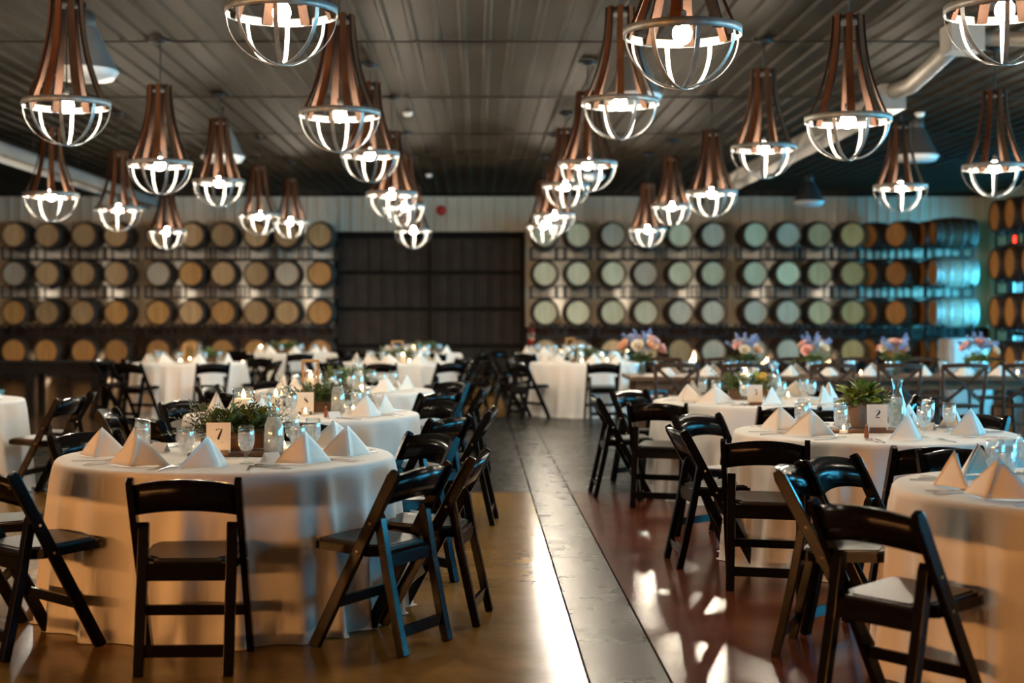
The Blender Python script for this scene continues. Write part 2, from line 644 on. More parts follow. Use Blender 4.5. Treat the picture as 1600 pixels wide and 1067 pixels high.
wall_strip(X_L, DX0 - 0.06, W_Z, Z_C, 'wall_beige', wall_back)
wall_strip(DX1 + 0.06, X_R, W_Z, Z_C, 'wall_beige', wall_back)
wall_strip(DX0 - 0.06, DX1 + 0.06, DZ + 0.08, Z_C, 'wall_beige', wall_back)
wall_strip(X_L, DX0 - 0.06, 0, W_Z - 0.03, 'wainscot_brown', wall_back, Y_B - 0.02, 0.3)
wall_strip(DX1 + 0.06, X_R, 0, W_Z - 0.03, 'wainscot_brown', wall_back, Y_B - 0.02, 0.3)
tr = MB().box(X_L, X_R, Y_B - 0.07, Y_B - 0.005, Z_C - 0.07, Z_C - 0.005)
tag(obj('trim_1', tr.mesh('trim_1', 'trim_dark')), kind='structure', label='dark trim along the top of the back wall')
# sliding door
door = tag(thing('door_1', (0, 0, 0), 0, 'tall dark brown corrugated sliding door in the back wall', None), kind='structure')
dvs, dfs = ribbed((DX1 - DX0) / 2, 1.0, 0.30, 0.03)
rail_z = [0.0, 0.69, 1.55, 2.40, DZ]
for i in range(2):
    for a, b in zip(rail_z[:-1], rail_z[1:]):
        Msc = Matrix.Diagonal((1, b - a, 1, 1))
        me = MB().add(dvs, dfs, False, Msc).mesh('door_panel', 'door_dark')
        obj('door_panel', me, door, T(DX0 + i * (DX1 - DX0) / 2, Y_B + 0.03, a) @ UPR)
for z in (0.05, 0.69, 1.55, 2.40, DZ - 0.04):
    obj('rail', MB().box(DX0, DX1, Y_B - 0.06, Y_B - 0.005, z - 0.045, z + 0.045).mesh('rail', 'trim_dark'), door)
obj('stile', MB().box((DX0 + DX1) / 2 - 0.03, (DX0 + DX1) / 2 + 0.03, Y_B - 0.058, Y_B - 0.004, 0.095, DZ - 0.09).mesh('stile', 'trim_dark'), door)
for x in (DX0, DX1):
    obj('jamb', MB().box(x - 0.05, x + 0.05, Y_B - 0.075, Y_B - 0.06, 0, DZ + 0.05).mesh('jamb', 'trim_dark'), door)
obj('head_track', MB().box(DX0 - 0.05, DX1 + 0.05, Y_B - 0.085, Y_B - 0.005, DZ + 0.0, DZ + 0.075).mesh('head_track', 'trim_dark'), door)

# left wall and the wall behind the camera
wl = MB().box(X_L - 0.2, X_L, Y_F, Y_B, 0, Z_C + 0.04)
tag(obj('wall_left', wl.mesh('wall_left', 'plain_wall')), kind='structure')
wf = MB().box(X_L, X_R, Y_F - 0.2, Y_F, 0, Z_C + 0.04)
tag(obj('wall_front', wf.mesh('wall_front', 'plain_wall')), kind='structure')

# right wall with glazed doors
wr = MB()
ys = [Y_F] + [v for ab in sorted(DAY_OPENINGS) for v in ab] + [Y_B]
for a, b in zip(ys[0::2], ys[1::2]):
    wr.box(X_R, X_R + 0.2, a, b, 0, DAY_TOP)
wr.box(X_R, X_R + 0.2, Y_F, Y_B, DAY_TOP, Z_C + 0.04)
wr.box(X_R, X_R + 0.2, Y_F, Y_B, -0.02, 0.0)
wall_right = tag(obj('wall_right', wr.mesh('wall_right', 'wall_beige')), kind='structure', label='beige ribbed side wall with tall glazed doors')
vs, fs = ribbed(1.0, Z_C - DAY_TOP - 0.08, 0.25, 0.026)
me_rw = MB().add(vs, fs).mesh('wall_panel', 'wall_beige')
for i in range(14):
    # panel width along Y, rising in Z, ribs to -X
    Mw = T(X_R - 0.013, Y_B - 0.1 - i, DAY_TOP + 0.06) @ Matrix(((0, 0, -1, 0), (-1, 0, 0, 0), (0, 1, 0, 0), (0, 0, 0, 1)))
    obj('wall_panel', me_rw, wall_right, Mw)
for k, (y0, y1) in enumerate(DAY_OPENINGS):
    w = tag(thing('window_%d' % (k + 1), (X_R, (y0 + y1) / 2, 0), 0, 'tall glazed door in the side wall letting in blue daylight', None), kind='structure')
    L = y1 - y0
    npan = 4
    fr = MB()
    for j in range(npan + 1):
        yy = -L / 2 + L * j / npan
        fr.box(0.05, 0.13, max(-L / 2, yy - 0.05), min(L / 2, yy + 0.05), 0.0, DAY_TOP)
    for z in (0.05, DAY_TOP * 0.36, DAY_TOP * 0.68, DAY_TOP - 0.05):
        fr.box(0.06, 0.12, -L / 2, L / 2, z - 0.05, z + 0.05)
    obj('window_frame', fr.mesh('window_frame', 'trim_dark'), w)
    zr = [0.10, DAY_TOP * 0.36, DAY_TOP * 0.68, DAY_TOP - 0.1]
    for j in range(npan):
        for q in range(3):
            pm = MB().box(0.085, 0.091, -L / 2 + L * j / npan + 0.05, -L / 2 + L * (j + 1) / npan - 0.05, zr[q] + 0.03, zr[q + 1] - 0.0)
            obj('pane', pm.mesh('pane', 'window_glass'), w)

# =================================================================== BARRELS AND RACKS
BL, BRM, BRE = 0.93, 0.328, 0.284


def r_barrel(u):
    return BRE + (BRM - BRE) * (1 - (2 * u) ** 2)


AX = Matrix.Rotation(PI / 2, 4, 'X')       # lathe Z -> -Y : axis along Y


def barrel_meshes():
    out = {}
    prof = [(r_barrel(u) - 0.0, u * BL) for u in [i / 12 - 0.5 for i in range(13)]]
    inner = [(r_barrel(-0.5) - 0.028, -BL / 2 + 0.03), (r_barrel(-0.5) - 0.025, -BL / 2)]
    inner2 = [(r_barrel(0.5) - 0.025, BL / 2), (r_barrel(0.5) - 0.028, BL / 2 - 0.03)]
    for nm in ('oak_body', 'oak_body_pale'):
        out[nm] = MB().lathe(inner + prof + inner2, 28, AX, False, False).mesh('staves', nm)
    for nm in ('head_tan', 'head_orange', 'head_pale', 'head_grey'):
        out[nm] = MB().lathe([(0.0, -0.011), (BRE - 0.03, -0.01), (BRE - 0.024, 0.0), (BRE - 0.03, 0.01)], 28, AX, False, True, False).mesh('head', nm)
    for nm in ('barrel_hoop', 'barrel_hoop_bright'):
        for u in (0.455, 0.36, 0.16):
            r0, r1 = r_barrel(u - 0.025), r_barrel(u + 0.025)
            z0, z1 = (u - 0.025) * BL, (u + 0.025) * BL
            out[nm, u] = MB().lathe([(r0 + 0.0005, z0), (r0 + 0.005, z0), (r1 + 0.005, z1), (r1 + 0.0005, z1)], 28, AX, False, False).mesh('hoop', nm)
    bung = MB().lathe([(0.03, 0.0), (0.028, 0.02), (0.0, 0.022)], 12)
    out['bung'] = bung.mesh('bung', 'cork')
    return out


BMESH = barrel_meshes()
MIRY = Matrix.Rotation(PI, 4, 'Z')


def barrel(x, y, z, rz, head, label, group, body='oak_body', hoop='barrel_hoop'):
    proto = [('staves', BMESH[body], None, []),
             ('head', BMESH[head], T(0, -BL / 2 + 0.033, 0), []),
             ('head', BMESH[head], T(0, BL / 2 - 0.033, 0) @ MIRY, [])]
    for u in (0.455, 0.36, 0.16):
        proto.append(('hoop', BMESH[hoop, u], None, []))
        proto.append(('hoop', BMESH[hoop, u], MIRY, []))
    proto.append(('bung', BMESH['bung'], T(0, 0, BRM - 0.004), []))
    return place(proto, 'wine_barrel', (x, y, z), rz, label, 'barrel', group)


TIER_Z = [0.59, 1.462, 2.334, 3.206]
TIER_W = ['floor tier', 'second tier', 'third tier', 'top tier']


def rack_meshes(w=1.40, d=0.62):
    """rack cradles two barrels; local origin = barrel centre height"""
    out = {}
    zc = -BRM          # underside of the barrels carried
    for kind, low in (('low', -0.59), ('stack', -0.872 + BRM - 0.012)):
        parts = []
        for sy in (-1, 1):
            y = sy * d / 2
            cr = MB()
            # upper rail with cradle dips
            pts = []
            for i in range(41):
                x = -w / 2 + w * i / 40
                zz = zc + 0.075
                for cx in (-0.37, 0.37):
                    dd = abs(x - cx)
                    if dd < 0.26:
                        zz = min(zz, -math.sqrt(max(0, (BRM + 0.012) ** 2 - dd * dd)) + 0.0)
                pts.append((x, y, zz - 0.014))
            cr.sweep(pts, 0.04, 0.022)
            parts.append(('cradle_rail', cr.mesh('cradle_rail', 'dark_steel')))
            lr = MB().box(-w / 2, w / 2, y - 0.02, y + 0.02, low, low + 0.035)
            parts.append(('base_rail', lr.mesh('base_rail', 'dark_steel')))
            for x in (-w / 2 + 0.02, -0.1, 0.1, w / 2 - 0.02):
                po = MB().box(x - 0.02, x + 0.02, y - 0.019, y + 0.019, low + 0.035, zc + 0.07 if abs(x) > 0.3 else zc + 0.05)
                parts.append(('post', po.mesh('post', 'dark_steel')))
        for x in (-w / 2 + 0.02, w / 2 - 0.02):
            sb = MB().box(x - 0.018, x + 0.018, -d / 2 + 0.02, d / 2 - 0.02, low + 0.002, low + 0.033)
            parts.append(('side_bar', sb.mesh('side_bar', 'dark_steel')))
        out[kind] = [(n, m, None, []) for n, m in parts]
    return out


RACKS = rack_meshes()
ORD = ['first', 'second', 'third', 'fourth', 'fifth', 'sixth', 'seventh', 'eighth', 'ninth', 'tenth', 'eleventh', 'twelfth']
SB = FPX / 31.9
YB0 = 31.9 + BL / 2


def X_at(px, y=31.9):
    return (px - 744.0) * y / FPX


left_cols = [21, 73, 130, 181, 246, 299, 348, 400, 448, 499]
right_cols = [853, 903, 958, 1010, 1064, 1115, 1181, 1232, 1282, 1333]
rnd = random.Random(3)


def pair_block(cols, side, heads):
    for p in range(0, len(cols), 2):
        xm = X_at((cols[p] + cols[p + 1]) / 2)
        for t in range(4):
            n = p // 2 if side == 'right' else (len(cols) // 2 - 1 - p // 2)
            sidew = 'beyond the door on the window side' if side == 'right' else 'on the far side of the door from the windows'
            jz = rnd.uniform(-0.01, 0.01)
            place(RACKS['low' if t == 0 else 'stack'], 'barrel_rack', (xm, YB0, TIER_Z[t]), 0,
                  'dark steel rack under the %s barrels, %s stack %s of the door' % (TIER_W[t].replace(' tier', '-tier'), ORD[n], side), 'rack',
                  'steel racks along the back wall')
            for q in (0, 1):
                c = p + q
                k = c if side == 'right' else len(cols) - 1 - c
                hd = heads(c, t)
                barrel(xm + (-0.37 if q == 0 else 0.37), YB0 + rnd.uniform(-0.03, 0.03), TIER_Z[t], rnd.uniform(-0.02, 0.02), hd,
                       'oak wine barrel in the %s, %s column %s of the dark sliding door' % (TIER_W[t], ORD[k], side), 'barrels along the back wall')


def heads_left(c, t):
    r = rnd.random()
    if t == 0:
        return 'head_orange'
    if t == 1:
        return 'head_orange' if r < 0.45 else 'head_tan'
    if t == 2:
        return 'head_orange' if c in (9, 5) else ('head_grey' if r < 0.25 else 'head_tan')
    return 'head_tan'


def heads_right(c, t):
    r = rnd.random()
    if c >= 8:
        return 'head_tan' if c == 8 else 'head_orange'
    if t == 0:
        return 'head_grey' if c in (5, 7, 6) else 'head_tan'
    return 'head_pale' if r < 0.8 else 'head_grey'


pair_block(left_cols, 'left', heads_left)
pair_block(right_cols, 'right', heads_right)
# the corner stack turned away, then the row along the side wall
for t in range(4):
    cx, cy = X_at(1394, 32.35), 32.35
    place(RACKS['low' if t == 0 else 'stack'], 'barrel_rack', (cx, cy, TIER_Z[t]), R(-48),
          'dark steel rack under the %s barrels of the turned corner stack' % TIER_W[t].replace(' tier', '-tier'), 'rack', 'steel racks in the far corner')
    for q, wd in ((-1, 'outer'), (1, 'inner')):
        off = Matrix.Rotation(R(-48), 3, 'Z') @ Vector((q * 0.37, 0, 0))
        barrel(cx + off.x, cy + off.y, TIER_Z[t], R(-48), 'head_orange',
               '%s brown oak barrel in the %s of the turned corner stack' % (wd, TIER_W[t]), 'barrels in the turned corner stack')
for t in range(4):
    x0 = X_at(1457, 31.0) + BL / 2
    place(RACKS['low' if t == 0 else 'stack'], 'barrel_rack', (x0, 31.4, TIER_Z[t]), R(-90),
          'dark steel rack under the %s barrels lying side-on in the corner' % TIER_W[t].replace(' tier', '-tier'), 'rack', 'steel racks in the far corner')
    for q in range(2):
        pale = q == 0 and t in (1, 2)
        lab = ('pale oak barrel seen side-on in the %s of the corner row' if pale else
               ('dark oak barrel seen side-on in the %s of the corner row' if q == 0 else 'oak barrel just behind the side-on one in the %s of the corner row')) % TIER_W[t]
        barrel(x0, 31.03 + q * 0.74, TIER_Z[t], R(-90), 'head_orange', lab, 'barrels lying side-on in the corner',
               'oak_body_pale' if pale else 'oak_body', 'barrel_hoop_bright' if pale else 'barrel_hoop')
# the nearer racks by the glazed side wall
for g in range(2):
    for t in range(4):
        yc = 25.6 - g * 1.55
        place(RACKS['low' if t == 0 else 'stack'], 'barrel_rack', (9.45 + BL / 2, yc, TIER_Z[t]), R(-90),
              'dark steel rack under the %s barrels of the %s stack before the glazed doors' % (TIER_W[t].replace(' tier', '-tier'), ('farther', 'nearer')[g]), 'rack',
              'steel racks before the glazed doors')
        for q in (-1, 1):
            barrel(9.45 + BL / 2, yc - q * 0.37, TIER_Z[t], R(-90), 'head_orange',
                   'oak barrel before the glazed doors, %s, %s from the far end' % (TIER_W[t], ORD[g * 2 + (q + 1) // 2]), 'barrels before the glazed doors')


# uplights behind the racks
up_can = MB().lathe([(0.09, 0), (0.09, 0.16), (0.08, 0.16), (0.075, 0.12)], 16, None, True, False).mesh('can', 'trim_dark')
up_stand = MB().box(-0.12, 0.12, -0.08, 0.08, -0.12, -0.1).box(-0.02, 0.02, -0.02, 0.02, -0.1, 0.0).mesh('stand', 'trim_dark')
up_lens = MB().lathe([(0.075, 0.13), (0.125, 0.20), (0.125, 0.36), (0.09, 0.46), (0.0, 0.48)], 16, None, True, False).mesh('lens', 'uplight_glow')
k = 0
for cols, side in ((left_cols, 'left'), (right_cols, 'right')):
    for p in range(0, len(cols), 2):
        n = p // 2 if side == 'right' else (len(cols) // 2 - 1 - p // 2)
        xm = X_at((cols[p] + cols[p + 1]) / 2)
        u = place([('can', up_can, None, []), ('lens', up_lens, None, []), ('stand', up_stand, None, [])], 'uplight', (xm, Y_B - 0.28, 0.12), 0,
                  'glowing uplight on the floor behind the %s barrel stack %s of the door' % (ORD[n], side), 'light', 'uplights behind the barrels')
        sd = bpy.data.lights.new('uplight_beam', 'SPOT')
        sd.energy = 170
        sd.color = (1.0, 0.84, 0.72)
        sd.spot_size = R(26)
        sd.spot_blend = 0.8
        sd.shadow_soft_size = 0.05
        so = bpy.data.objects.new('uplight_beam', sd)
        COL.objects.link(so)
        so.parent = u
        so.matrix_basis = T(0, 0, 0.50) @ Matrix.Rotation(PI, 4, 'X') @ Matrix.Rotation(R(-7), 4, 'X')

# =================================================================== PENDANT LAMPS
RR = 0.33
NST = 8


def pendant_meshes():
    st = MB()
    pts = []
    for i in range(15):
        t = i / 14
        r = 0.115 + (RR - 0.026 - 0.115) * (0.12 * t + 0.88 * t ** 2.3)
        pts.append((r, 0, 0.80 - 0.80 * t - (0.02 if t == 1 else 0)))
    st.sweep(pts, lambda t: 0.046 + 0.016 * t, 0.017, side=(0, 1, 0))
    stave = st.mesh('stave', ['stave_outer', 'stave_wood'])
    for p in stave.polygons:      # toasted inner face, dark weathered outer face
        if p.normal.x < -0.55:
            p.material_index = 1
    ring = MB().lathe([(RR - 0.003, -0.024), (RR, -0.024), (RR, 0.024), (RR - 0.003, 0.024), (RR - 0.003, -0.024)], 48, None, False, False).mesh('hoop_ring', 'galvanised')
    cg = MB()
    pts = []
    for i in range(25):
        a = PI * i / 24
        pts.append(((RR - 0.006) * math.cos(a), 0, -0.015 - 0.30 * math.sin(a)))
    cg.sweep(pts, 0.026, 0.0035, side=(0, 1, 0))
    cage = cg.mesh('cage_hoop', 'cage_steel')
    collar = MB().lathe([(0.095, 0.74), (0.095, 0.79), (0.06, 0.80), (0.0, 0.80)], 16, None, True, False).mesh('collar', 'cord_black')
    prof = [(0.0, -0.068), (0.028, -0.06), (0.047, -0.04), (0.055, -0.01), (0.050, 0.02), (0.034, 0.045), (0.022, 0.06)]
    bulb = MB().lathe(prof, 14, None, False, True).mesh('bulb', 'bulb_glow')
    sock = MB().lathe([(0.022, 0.06), (0.024, 0.07), (0.024, 0.12), (0.006, 0.13), (0.0045, 0.13), (0.0045, 0.76)], 10, None, True, False).mesh('socket', 'cord_black')
    return stave, ring, cage, collar, bulb, sock


P_ST, P_RING, P_CAGE, P_COL, P_BULB, P_SOCK = pendant_meshes()
canopy_me = MB().lathe([(0.02, -0.06), (0.07, -0.035), (0.075, 0.0)], 14).box(-0.11, 0.11, -0.02, 0.02, -0.035, 0.0).mesh('canopy', 'cord_black')


def pendant(x, y, z, label, rot, group='barrel-stave pendant lamps'):
    proto = [('stave', P_ST, RZ(2 * PI * k / NST), []) for k in range(NST)]
    proto.append(('hoop_ring', P_RING, None, []))
    proto += [('cage_hoop', P_CAGE, RZ(PI * k / 4 + PI / 8) @ T(0, 0, 0.0015 * k), []) for k in range(4)]
    proto += [('collar', P_COL, None, []), ('bulb', P_BULB, None, []), ('socket', P_SOCK, None, [])]
    p = place(proto, 'pendant_lamp', (x, y, z), rot, label, 'lamp', group)
    top = Z_C - 0.02 - z
    cable = MB().tube([(0, 0, 0.79), (0.004, 0, (0.79 + top) / 2), (0, 0, top - 0.03)], 0.007, 6)
    obj('cable', cable.mesh('cable', 'cord_black'), p)
    obj('canopy', canopy_me, p, T(0, 0, top))
    return p


# centre px, ring width px, ring centre py, where it hangs
PEND = [
    (440, 176, 18, 'nearest pendant lamp over the left edge of the aisle, cut by the top'),
    (104, 136, 163, 'large pendant lamp hanging before a bell-shaped lamp, nearest of the outer left row'),
    (250, 101, 256, 'pendant lamp second in the outer left row, short cable to its ceiling plate'),
    (342, 81, 284, 'pendant lamp third in the outer left row, before a pale bell-shaped lamp'),
    (80, 86, 305, 'pendant lamp low over the far left, nearest of the outermost left row'),
    (185, 74, 326, 'pendant lamp second of the outermost left row, above the left barrels'),
    (261, 60, 361, 'farthest pendant lamp of the outermost left row, over the top-tier barrels'),
    (531, 127, 178, 'large pendant lamp second in the row over the left edge of the aisle'),
    (578, 92, 241, 'pendant lamp third in the row over the left edge of the aisle'),
    (612, 80, 303, 'pendant lamp fourth in the row over the left edge of the aisle'),
    (632, 67, 322, 'pendant lamp fifth in the row over the left edge of the aisle, half hidden'),
    (646, 58, 360, 'farthest pendant lamp over the left edge of the aisle, before the door'),
    (405, 65, 336, 'pendant lamp fourth in the outer left row'),
    (454, 56, 346, 'farthest pendant lamp of the outer left row, beside the end of the left barrels'),
    (1066, 185, 51, 'largest pendant lamp, nearest of the row over the right edge of the aisle'),
    (969, 122, 160, 'pendant lamp second in the row over the right edge of the aisle'),
    (918, 93, 256, 'pendant lamp third in the row over the right edge of the aisle'),
    (884, 74, 290, 'pendant lamp fourth in the row over the right edge of the aisle'),
    (866, 66, 336, 'fifth pendant lamp over the right edge of the aisle, overlapping its neighbour'),
    (850, 58, 352, 'farthest pendant lamp over the right edge of the aisle, beside the door'),
    (1012, 59, 358, 'farthest pendant lamp of the inner right row, before pale barrels'),
    (1050, 64, 322, 'pendant lamp fourth in the inner right row'),
    (1112, 80, 301, 'pendant lamp third in the inner right row'),
    (1193, 101, 231, 'pendant lamp second in the inner right row, below its ceiling plate'),
    (1325, 134, 187, 'large pendant lamp of the inner right row, before the heater tube'),
    (1407, 82, 292, 'pendant lamp farther in the outer right row, before a dark bell-shaped lamp'),
    (1554, 98, 261, 'pendant lamp nearer in the outer right row, cut by the right edge'),
    (1570, 184, 14, 'nearest pendant lamp of the inner right row, cut by the top corner'),
]
for i, (px, w, py, lab) in enumerate(PEND):
    s = w / (2 * RR)
    pendant((px - 744) / s, FPX / s, EYE + (492 - py) / s, lab, rnd.uniform(0, PI / 4))
# the same grid goes on outside the view: unseen pendants added for light
for (x, y) in ((-3.2, 7.2), (5.4, 8.0), (5.4, 11.6), (-5.2, 10.2), (-5.2, 13.6), (7.5, 14.5), (7.5, 18.2)):
    pendant(x, y, 3.15, 'pendant lamp of the same grid hanging outside the picture', rnd.uniform(0, PI / 4), 'pendant lamps outside the picture')

# unseen filament globes added behind and left to warm the near tables
globe = MB().lathe([(0.0, -0.13), (0.07, -0.11), (0.12, -0.04), (0.12, 0.04), (0.07, 0.11), (0.03, 0.13)], 16, None, False, True).mesh('globe', 'globe_glow')
sconce = MB().box(-0.06, 0.06, 0.13, 0.16, -0.05, 0.25).box(-0.015, 0.015, -0.01, 0.13, 0.18, 0.21).box(-0.03, 0.03, -0.03, 0.03, 0.12, 0.21).mesh('bracket', 'cord_black')
for i in range(5):
    place([('globe', globe, None, []), ('bracket', sconce, Matrix.Rotation(PI, 4, 'Z'), [])], 'wall_globe', (-11.2 + 1.45 * i, Y_F + 0.161, 1.7), 0,
          'unseen warm globe lamp added on the wall behind the camera', 'lamp', 'unseen globe lamps on the wall behind the camera')
for i in range(5):
    place([('globe', globe, None, []), ('bracket', sconce, Matrix.Rotation(PI, 4, 'Z'), [])], 'wall_globe', (X_L + 0.161, -5.0 + 1.45 * i, 1.7), R(-90),
          'unseen warm globe lamp added on the side wall behind the camera', 'lamp', 'unseen globe lamps on the side wall behind the camera')

# =================================================================== CEILING FIXTURES
bell_o = MB().lathe([(0.10, 0.42), (0.13, 0.36), (0.19, 0.24), (0.255, 0.10), (0.285, 0.04), (0.29, 0.035)], 28, None, False, False)
bell_o.lathe([(0.285, 0.035), (0.25, 0.10), (0.185, 0.24), (0.125, 0.355)], 28, None, False, True)
bell_al = bell_o.mesh('shade', 'lamp_aluminium')
bell_dk = bell_o.mesh('shade', 'lamp_dark')
bell_lens = MB().lathe([(0.29, 0.034), (0.30, 0.02), (0.25, -0.05), (0.0, -0.055)], 28, None, False, False).mesh('lens', 'lamp_lens')
bell_box = MB().lathe([(0.07, 0.40), (0.09, 0.43), (0.09, 0.53), (0.05, 0.56)], 16).mesh('ballast', 'lamp_dark')


def bell(x, y, z, dark, label):
    p = place([('shade', bell_dk if dark else bell_al, None, []), ('lens', bell_lens, None, []), ('ballast', bell_box, None, [])],
              'high_bay_lamp', (x, y, z), 0, label, 'lamp', 'unlit bell-shaped ceiling lamps')
    h = MB().tube([(0, 0, 0.55), (0, 0, Z_C - 0.03 - z)], 0.015, 8)
    obj('hanger', h.mesh('hanger', 'cord_black'), p)


bell(-3.52, 12.8, 3.58, False, 'unlit grey bell-shaped lamp hanging behind the large outer left pendant')
bell(-3.42, 19.2, 3.52, False, 'unlit pale bell-shaped lamp behind the third pendant of the outer left row')
bell(1.60, 14.5, 3.62, False, 'unlit bell-shaped lamp over the aisle behind the second right-hand pendant')
bell(1.75, 22.6, 3.6, True, 'small unlit bell-shaped lamp over the far end of the aisle')
bell(6.2, 20.0, 3.62, True, 'dark bell-shaped lamp behind the farther outer right pendant')
bell(6.5, 27.8, 3.60, True, 'small dark bell-shaped lamp with a blue-lit lens over the right barrels')

det = MB().lathe([(0.03, -0.06), (0.055, -0.05), (0.065, -0.02), (0.07, 0.0)], 16).mesh('smoke_detector', 'detector_white')
for (px, py, lab) in ((637, 172, 'round white smoke detector on the ceiling over the aisle, nearer one'),
                      (670, 270, 'small white smoke detector on the ceiling near the back wall'),
                      (1437, 173, 'round white smoke detector on the ceiling beside the heater tube')):
    s = (492 - py) / (Z_C - EYE)
    tag(obj('smoke_detector', det, None, T((px - 744) / s, FPX / s, Z_C - 0.03)), lab, 'detector', 'ceiling detectors')


def heater(x, z, y0, y1, label):
    p = thing('tube_heater', (x, y0, z), 0, label, 'heater')
    L = y1 - y0
    obj('tube', MB().tube([(0, 0, 0), (0, L, 0)], 0.055, 12).mesh('tube', 'tube_metal'), p)
    rf = MB()
    pts = [(-0.19, -0.09), (-0.13, 0.05), (-0.06, 0.12), (0.06, 0.12), (0.13, 0.05), (0.19, -0.09)]
    vs, fs = [], []
    for (a, b) in pts:
        vs += [(a, 0.0, b), (a, L, b), (a * 0.96, 0.0, b - 0.008), (a * 0.96, L, b - 0.008)]
    for i in range(5):
        q = 4 * i
        fs += [(q, q + 1, q + 5, q + 4), (q + 2, q + 6, q + 7, q + 3)]
    rf.add(vs, fs)
    obj('reflector', rf.mesh('reflector', 'duct_pale'), p)
    for yy in [0.4 + i * 2.4 for i in range(int(L / 2.4))]:
        obj('hanger', MB().tube([(0, yy, 0.12), (0, yy, Z_C - 0.02 - z)], 0.006, 6).mesh('hanger', 'cord_black'), p)
    return p


heater(-6.6, 3.68, 16.0, 29.5, 'pale metal tube heater running along the ceiling at the left')
h2 = heater(4.3, 3.66, 15.2, 30.0, 'metal tube heater running along the ceiling at the right, with a bent flue')
obj('burner_box', MB().box(-0.13, 0.13, -0.55, 0.02, -0.13, 0.13).mesh('burner_box', 'tube_metal'), h2)
obj('flue', MB().tube([(0.0, -0.5, 0.05), (0.12, -0.75, 0.08), (0.30, -1.2, 0.30), (0.38, -1.35, 0.40)], 0.085, 12).mesh('flue', 'tube_metal'), h2)
obj('flue_box', MB().box(0.24, 0.56, -1.62, -1.28, 0.28, 0.55).mesh('flue_box', 'duct_pale'), h2)
obj('flue_duct', MB().tube([(0.56, -1.45, 0.42), (4.5, -1.45, 0.42)], 0.07, 12).mesh('flue_duct', 'tube_metal'), h2)
for i, yy in enumerate((10.9, 14.5, 18.2, 21.9, 25.2)):
    tag(obj('ceiling_conduit', MB().tube([(-11.5, yy + 0.06, Z_C - 0.042), (11.5, yy + 0.06, Z_C - 0.042)], 0.009, 6).mesh('ceiling_conduit', 'ceiling_metal')),
        'thin dark conduit crossing the ceiling above the %s row of pendants' % ORD[i], 'conduit', 'ceiling conduits')

# things on the far walls
bel = thing('alarm_bell', (-0.81, Y_B - 0.04, 3.85), 0, 'red round alarm bell on the back wall above the door', 'alarm')
obj('gong', MB().lathe([(0.10, 0.0), (0.12, 0.03), (0.10, 0.07), (0.04, 0.09), (0.0, 0.092)], 20, AX).mesh('gong', 'signal_red'), bel)
obj('backbox', MB().box(-0.07, 0.07, -0.005, 0.03, -0.07, 0.07).mesh('backbox', 'signal_red'), bel)
ex = thing('fire_extinguisher', (1.28, Y_B - 0.17, 0.72), 0, 'red fire extinguisher with a white label hanging beside the dark door', 'extinguisher')
obj('cylinder', MB().lathe([(0.06, 0), (0.075, 0.02), (0.075, 0.36), (0.05, 0.42), (0.025, 0.45)], 18).mesh('cylinder', 'signal_red'), ex)
obj('label', MB().lathe([(0.0758, 0.12), (0.0758, 0.26)], 18, None, False, False).mesh('label', 'card_white'), ex)
obj('valve', MB().box(-0.02, 0.02, -0.05, 0.03, 0.45, 0.52).box(-0.012, 0.012, -0.11, 0.02, 0.50, 0.525).mesh('valve', 'dark_steel'), ex)
obj('hose', MB().tube([(0.02, 0, 0.47), (0.09, -0.01, 0.42), (0.10, -0.01, 0.25), (0.095, -0.01, 0.12)], 0.012, 8).mesh('hose', 'cord_black'), ex)
obj('bracket', MB().box(-0.05, 0.05, 0.075, 0.15, 0.2, 0.3).mesh('bracket', 'dark_steel'), ex)
al = thing('red_light_box', (X_R - 0.06, 31.4, 3.08), 0, 'small box with a glowing red lens high on the side wall', 'alarm')  # exit-sign glow, built as a plain box with a red lens
obj('housing', MB().box(-0.04, 0.04, -0.08, 0.08, -0.12, 0.12).mesh('housing', 'trim_dark'), al)
obj('lens', MB().box(-0.055, -0.04, -0.05, 0.05, -0.07, 0.07).mesh('lens', 'red_led'), al)


